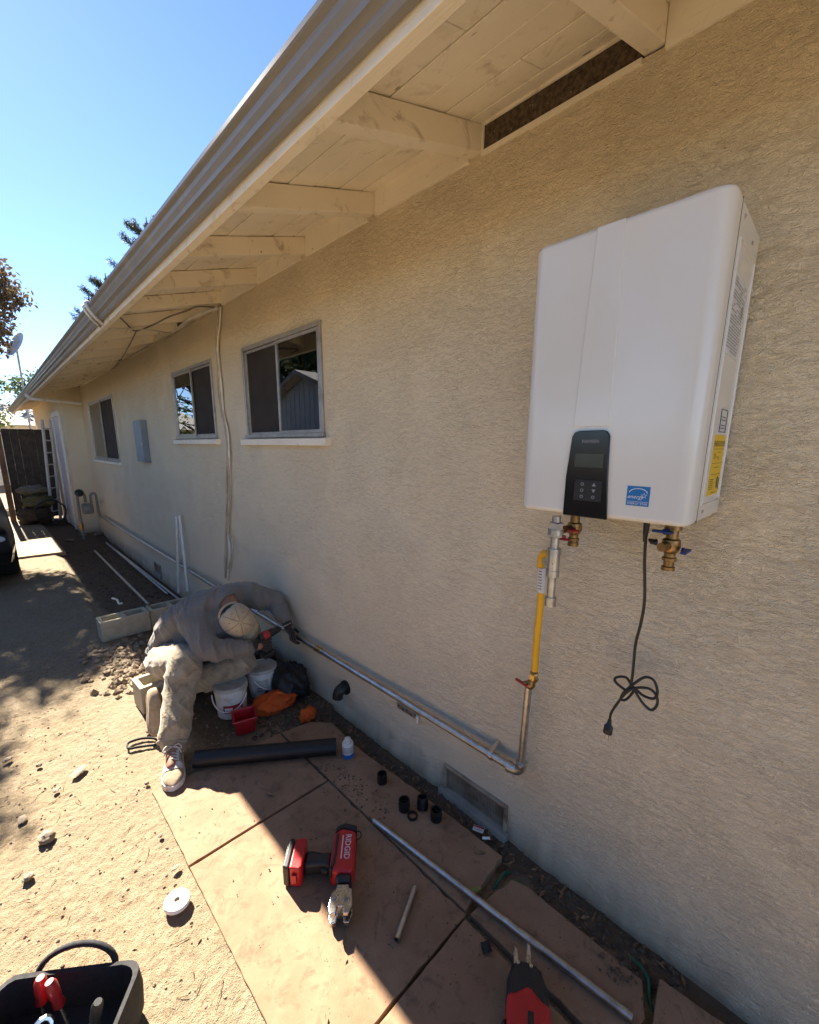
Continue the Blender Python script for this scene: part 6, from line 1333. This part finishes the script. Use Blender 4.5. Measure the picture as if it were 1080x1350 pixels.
# ---- gloves: palm, four fingers, thumb, closed on what they hold
def finger(mb, pts, r0): limb(mb, pts, [r0, r0*0.96, r0*0.9, r0*0.78][:len(pts)], n=10)
gl_ = MB(); w = J['lwr']
limb(gl_, [w+V((0,0.03,0.028)), w, w+V((-0.004,-0.035,-0.034))], [0.044, 0.036, 0.034]); gl_.ell(w+V((-0.004,-0.058,-0.055)), (0.024, 0.050, 0.040), (1,0,0.3))
for k, (dy, r0, ln_) in enumerate(((0.014, 0.0115, 0.94), (-0.010, 0.0122, 1.0), (-0.034, 0.012, 1.04), (-0.056, 0.0115, 0.97))):
    y = w.y-0.055+dy; finger(gl_, [(-0.094, y+0.004, 0.436), (-0.094*ln_-0.002, y-0.002, 0.402), (-0.088, y-0.004, 0.372), (-0.064, y-0.004, 0.360)], r0)
finger(gl_, [(-0.080, w.y-0.03, 0.455), (-0.056, w.y-0.022, 0.438), (-0.040, w.y-0.045, 0.424), (-0.040, w.y-0.062, 0.418)], 0.0115)
sculpt('glove', gl_, 0.0042, 2, None, M['glove'], worker)
gr_ = MB(); w = J['rwr']
limb(gr_, [w-V((0.035,-0.008,0)), w, w+V((0.035,-0.008,0.004))], [0.036, 0.030, 0.030]); gr_.ell(w+V((0.056,-0.010,0.006)), (0.042, 0.020, 0.036))
for k, dz in enumerate((0.030, 0.009, -0.012, -0.032)):
    c = w+V((0.092, -0.012, 0.004+dz)); r0 = (0.0108, 0.0112, 0.0108, 0.0098)[k]; finger(gr_, [c+V((-0.02,0.004,0)), c+V((0.010,-0.030,-0.002)), c+V((0.036,-0.030,-0.004)), c+V((0.040,-0.004,-0.006))], r0)
finger(gr_, [w+V((0.05,0.006,0.03)), w+V((0.082,0.022,0.042)), w+V((0.108,0.024,0.044)), w+V((0.122,0.014,0.044))], 0.0115)
sculpt('glove', gr_, 0.0042, 2, None, M['glove'], worker)
# ---- shoes
def shoe(heel, toe, up, tongue=True, sole_m='shoe_white'):
    heel, toe = V(heel), V(toe); L = (toe-heel); n_ = L.length; ld = L.normalized(); u = V(up); u = (u-ld*u.dot(ld)).normalized(); sdv = ld.cross(u)
    P = lambda l, s, h: heel + ld*(l*n_) + sdv*s + u*h
    st = [(0.0,0.024,0.070),(0.04,0.034,0.092),(0.15,0.039,0.104),(0.30,0.040,0.106),(0.42,0.042,0.096),(0.55,0.047,0.078),(0.70,0.051,0.062),(0.85,0.048,0.052),(0.95,0.036,0.043),(1.0,0.018,0.034)]
    up_m = MB(); n = 18
    for (l, wd, h) in st:
        for k in range(n):
            a = PI*k/(n-1); ca, sa = math.cos(a), math.sin(a); up_m.v.append(tuple(P(l, wd*math.copysign(abs(ca)**0.6, ca), 0.022+(h-0.022)*sa**0.75)))
    m = len(st); up_m.f = [(i*n+k, i*n+k+1, (i+1)*n+k+1, (i+1)*n+k) for i in range(m-1) for k in range(n-1)] + [tuple(range(n)), tuple((m-1)*n+k for k in range(n))][:1]
    up_m.f.append(tuple((m-1)*n+k for k in range(n))[::-1])
    sh = obj('shoe', up_m, M['shoe'], worker, smooth=50, fix=True)
    out = [(l, wd*1.10) for l, wd, h in st]; poly = [(-0.01, 0.0)] + [(l, w_) for l, w_ in out] + [(1.025, 0.0)] + [(l, -w_) for l, w_ in out[::-1]]
    so_ = MB(); k_ = len(poly); so_.add([P(l, s_, 0.0) for l, s_ in poly]+[P(l, s_*1.03, 0.016) for l, s_ in poly]+[P(l, s_*0.98, 0.030) for l, s_ in poly], [tuple(range(k_))[::-1], tuple(range(2*k_, 3*k_))]+[(r*k_+i, r*k_+(i+1) % k_, (r+1)*k_+(i+1) % k_, (r+1)*k_+i) for r in range(2) for i in range(k_)])
    obj('sole', so_, M[sole_m], sh, smooth=50, fix=True)
    tc = MB()                                          # white toe band and heel counter, proud of the suede
    for (l0, l1) in ((0.60, 0.72),):
        for k in range(n):
            a = PI*k/(n-1); ca, sa = math.cos(a), math.sin(a)
            for l, wd, h in ((l0,0.0492,0.0735),(l1,0.0515,0.0612)): tc.v.append(tuple(P(l, wd*1.02*math.copysign(abs(ca)**0.6, ca), 0.0235+(h-0.022)*1.02*sa**0.75)))
        tc.f += [(2*k, 2*k+1, 2*k+3, 2*k+2) for k in range(n-1)]
    if tongue: obj('side_band', tc, M['shoe_white'], sh, smooth=60)
    if tongue:
        obj('tongue', MB().add([P(0.34,-0.024,0.112), P(0.34,0.024,0.112), P(0.24,0.028,0.135), P(0.24,-0.028,0.135), P(0.33,-0.02,0.104), P(0.33,0.02,0.104), P(0.215,0.024,0.128), P(0.215,-0.024,0.128)], [(0,1,2,3),(7,6,5,4),(2,6,7,3),(0,3,7,4),(1,5,6,2)]), M['label_red'], sh, bevel=0.003, fix=True)
        la = MB()
        for i in range(5):
            l = 0.33+0.055*i; h = 0.106-0.30*(l-0.33)*0.30; la.tube([P(l,-0.030,h-0.010), P(l+0.012,0,h+0.003), P(l+0.03,0.030,h-0.012)], 0.0032, 6); la.tube([P(l,0.030,h-0.010), P(l+0.012,0,h+0.005), P(l+0.03,-0.030,h-0.012)], 0.0032, 6)
        for sg in (-1, 1): la.tube(spline([P(0.33,0,0.112), P(0.36,sg*0.03,0.128), P(0.42,sg*0.046,0.112), P(0.38,sg*0.026,0.108), P(0.34,0,0.113)], 5), 0.0028, 6); la.tube(spline([P(0.33,0,0.112), P(0.40,sg*0.025,0.118), P(0.47,sg*0.044,0.092)], 5), 0.0028, 6)
        obj('lace', la, M['lace'], sh, smooth=60)
    return sh
shoe((-0.928, 2.452, 0.002), (-1.022, 2.165, 0.002), (0,0,1))
shoe((-0.915, 2.885, 0.185), (-0.955, 2.665, 0.012), (-0.05, -0.5, 0.8), False, 'shoe')
obj('sock', MB().tube([J['ran']+V((0.004,0.01,0.02)), J['ran']+V((-0.006,-0.006,-0.03))], [0.043, 0.046], 14), M['hair'], worker, smooth=60)
# ---- cordless drill in the right glove
dg_ = J['rwr']+V((0.115, -0.012, 0.0)); drill = empty('drill', dg_-V((0,0,0.1)), 'red and black drill held by the worker against the pipe', 'power tool')
dd = V((0.95, 0.16, 0.06)).normalized(); dc_ = dg_+V((0.0,0.0,0.058))
obj('handle', MB().tube([dg_+V((0,0,0.05)), dg_+V((-0.004,0,-0.06))], [0.019, 0.017], 12), M['tool_black'], drill, smooth=60)
obj('battery', MB().obox(dg_+V((0.0,0,-0.078)), (0.085, 0.062, 0.036), dd), M['tool_black'], drill, bevel=0.006)
mo = obj('motor', MB().lathe([(0.016,0),(0.026,0.008),(0.028,0.05),(0.027,0.10),(0.022,0.115)], dc_-dd*0.055, dd, 18), M['tool_black'], drill, smooth=40)
obj('red_shell', MB().lathe([(0.0282,0.022),(0.0296,0.026),(0.0294,0.062),(0.0280,0.066)], dc_-dd*0.055, dd, 18), M['label_red'], mo, smooth=40)
obj('chuck', MB().lathe([(0.022,0),(0.024,0.01),(0.022,0.035),(0.012,0.05)], dc_+dd*0.062, dd, 16), M['tool_black'], drill, smooth=40)
obj('bit', MB().tube([dc_+dd*0.11, dc_+dd*0.20], 0.0035, 8), M['steel'], drill, smooth=60)
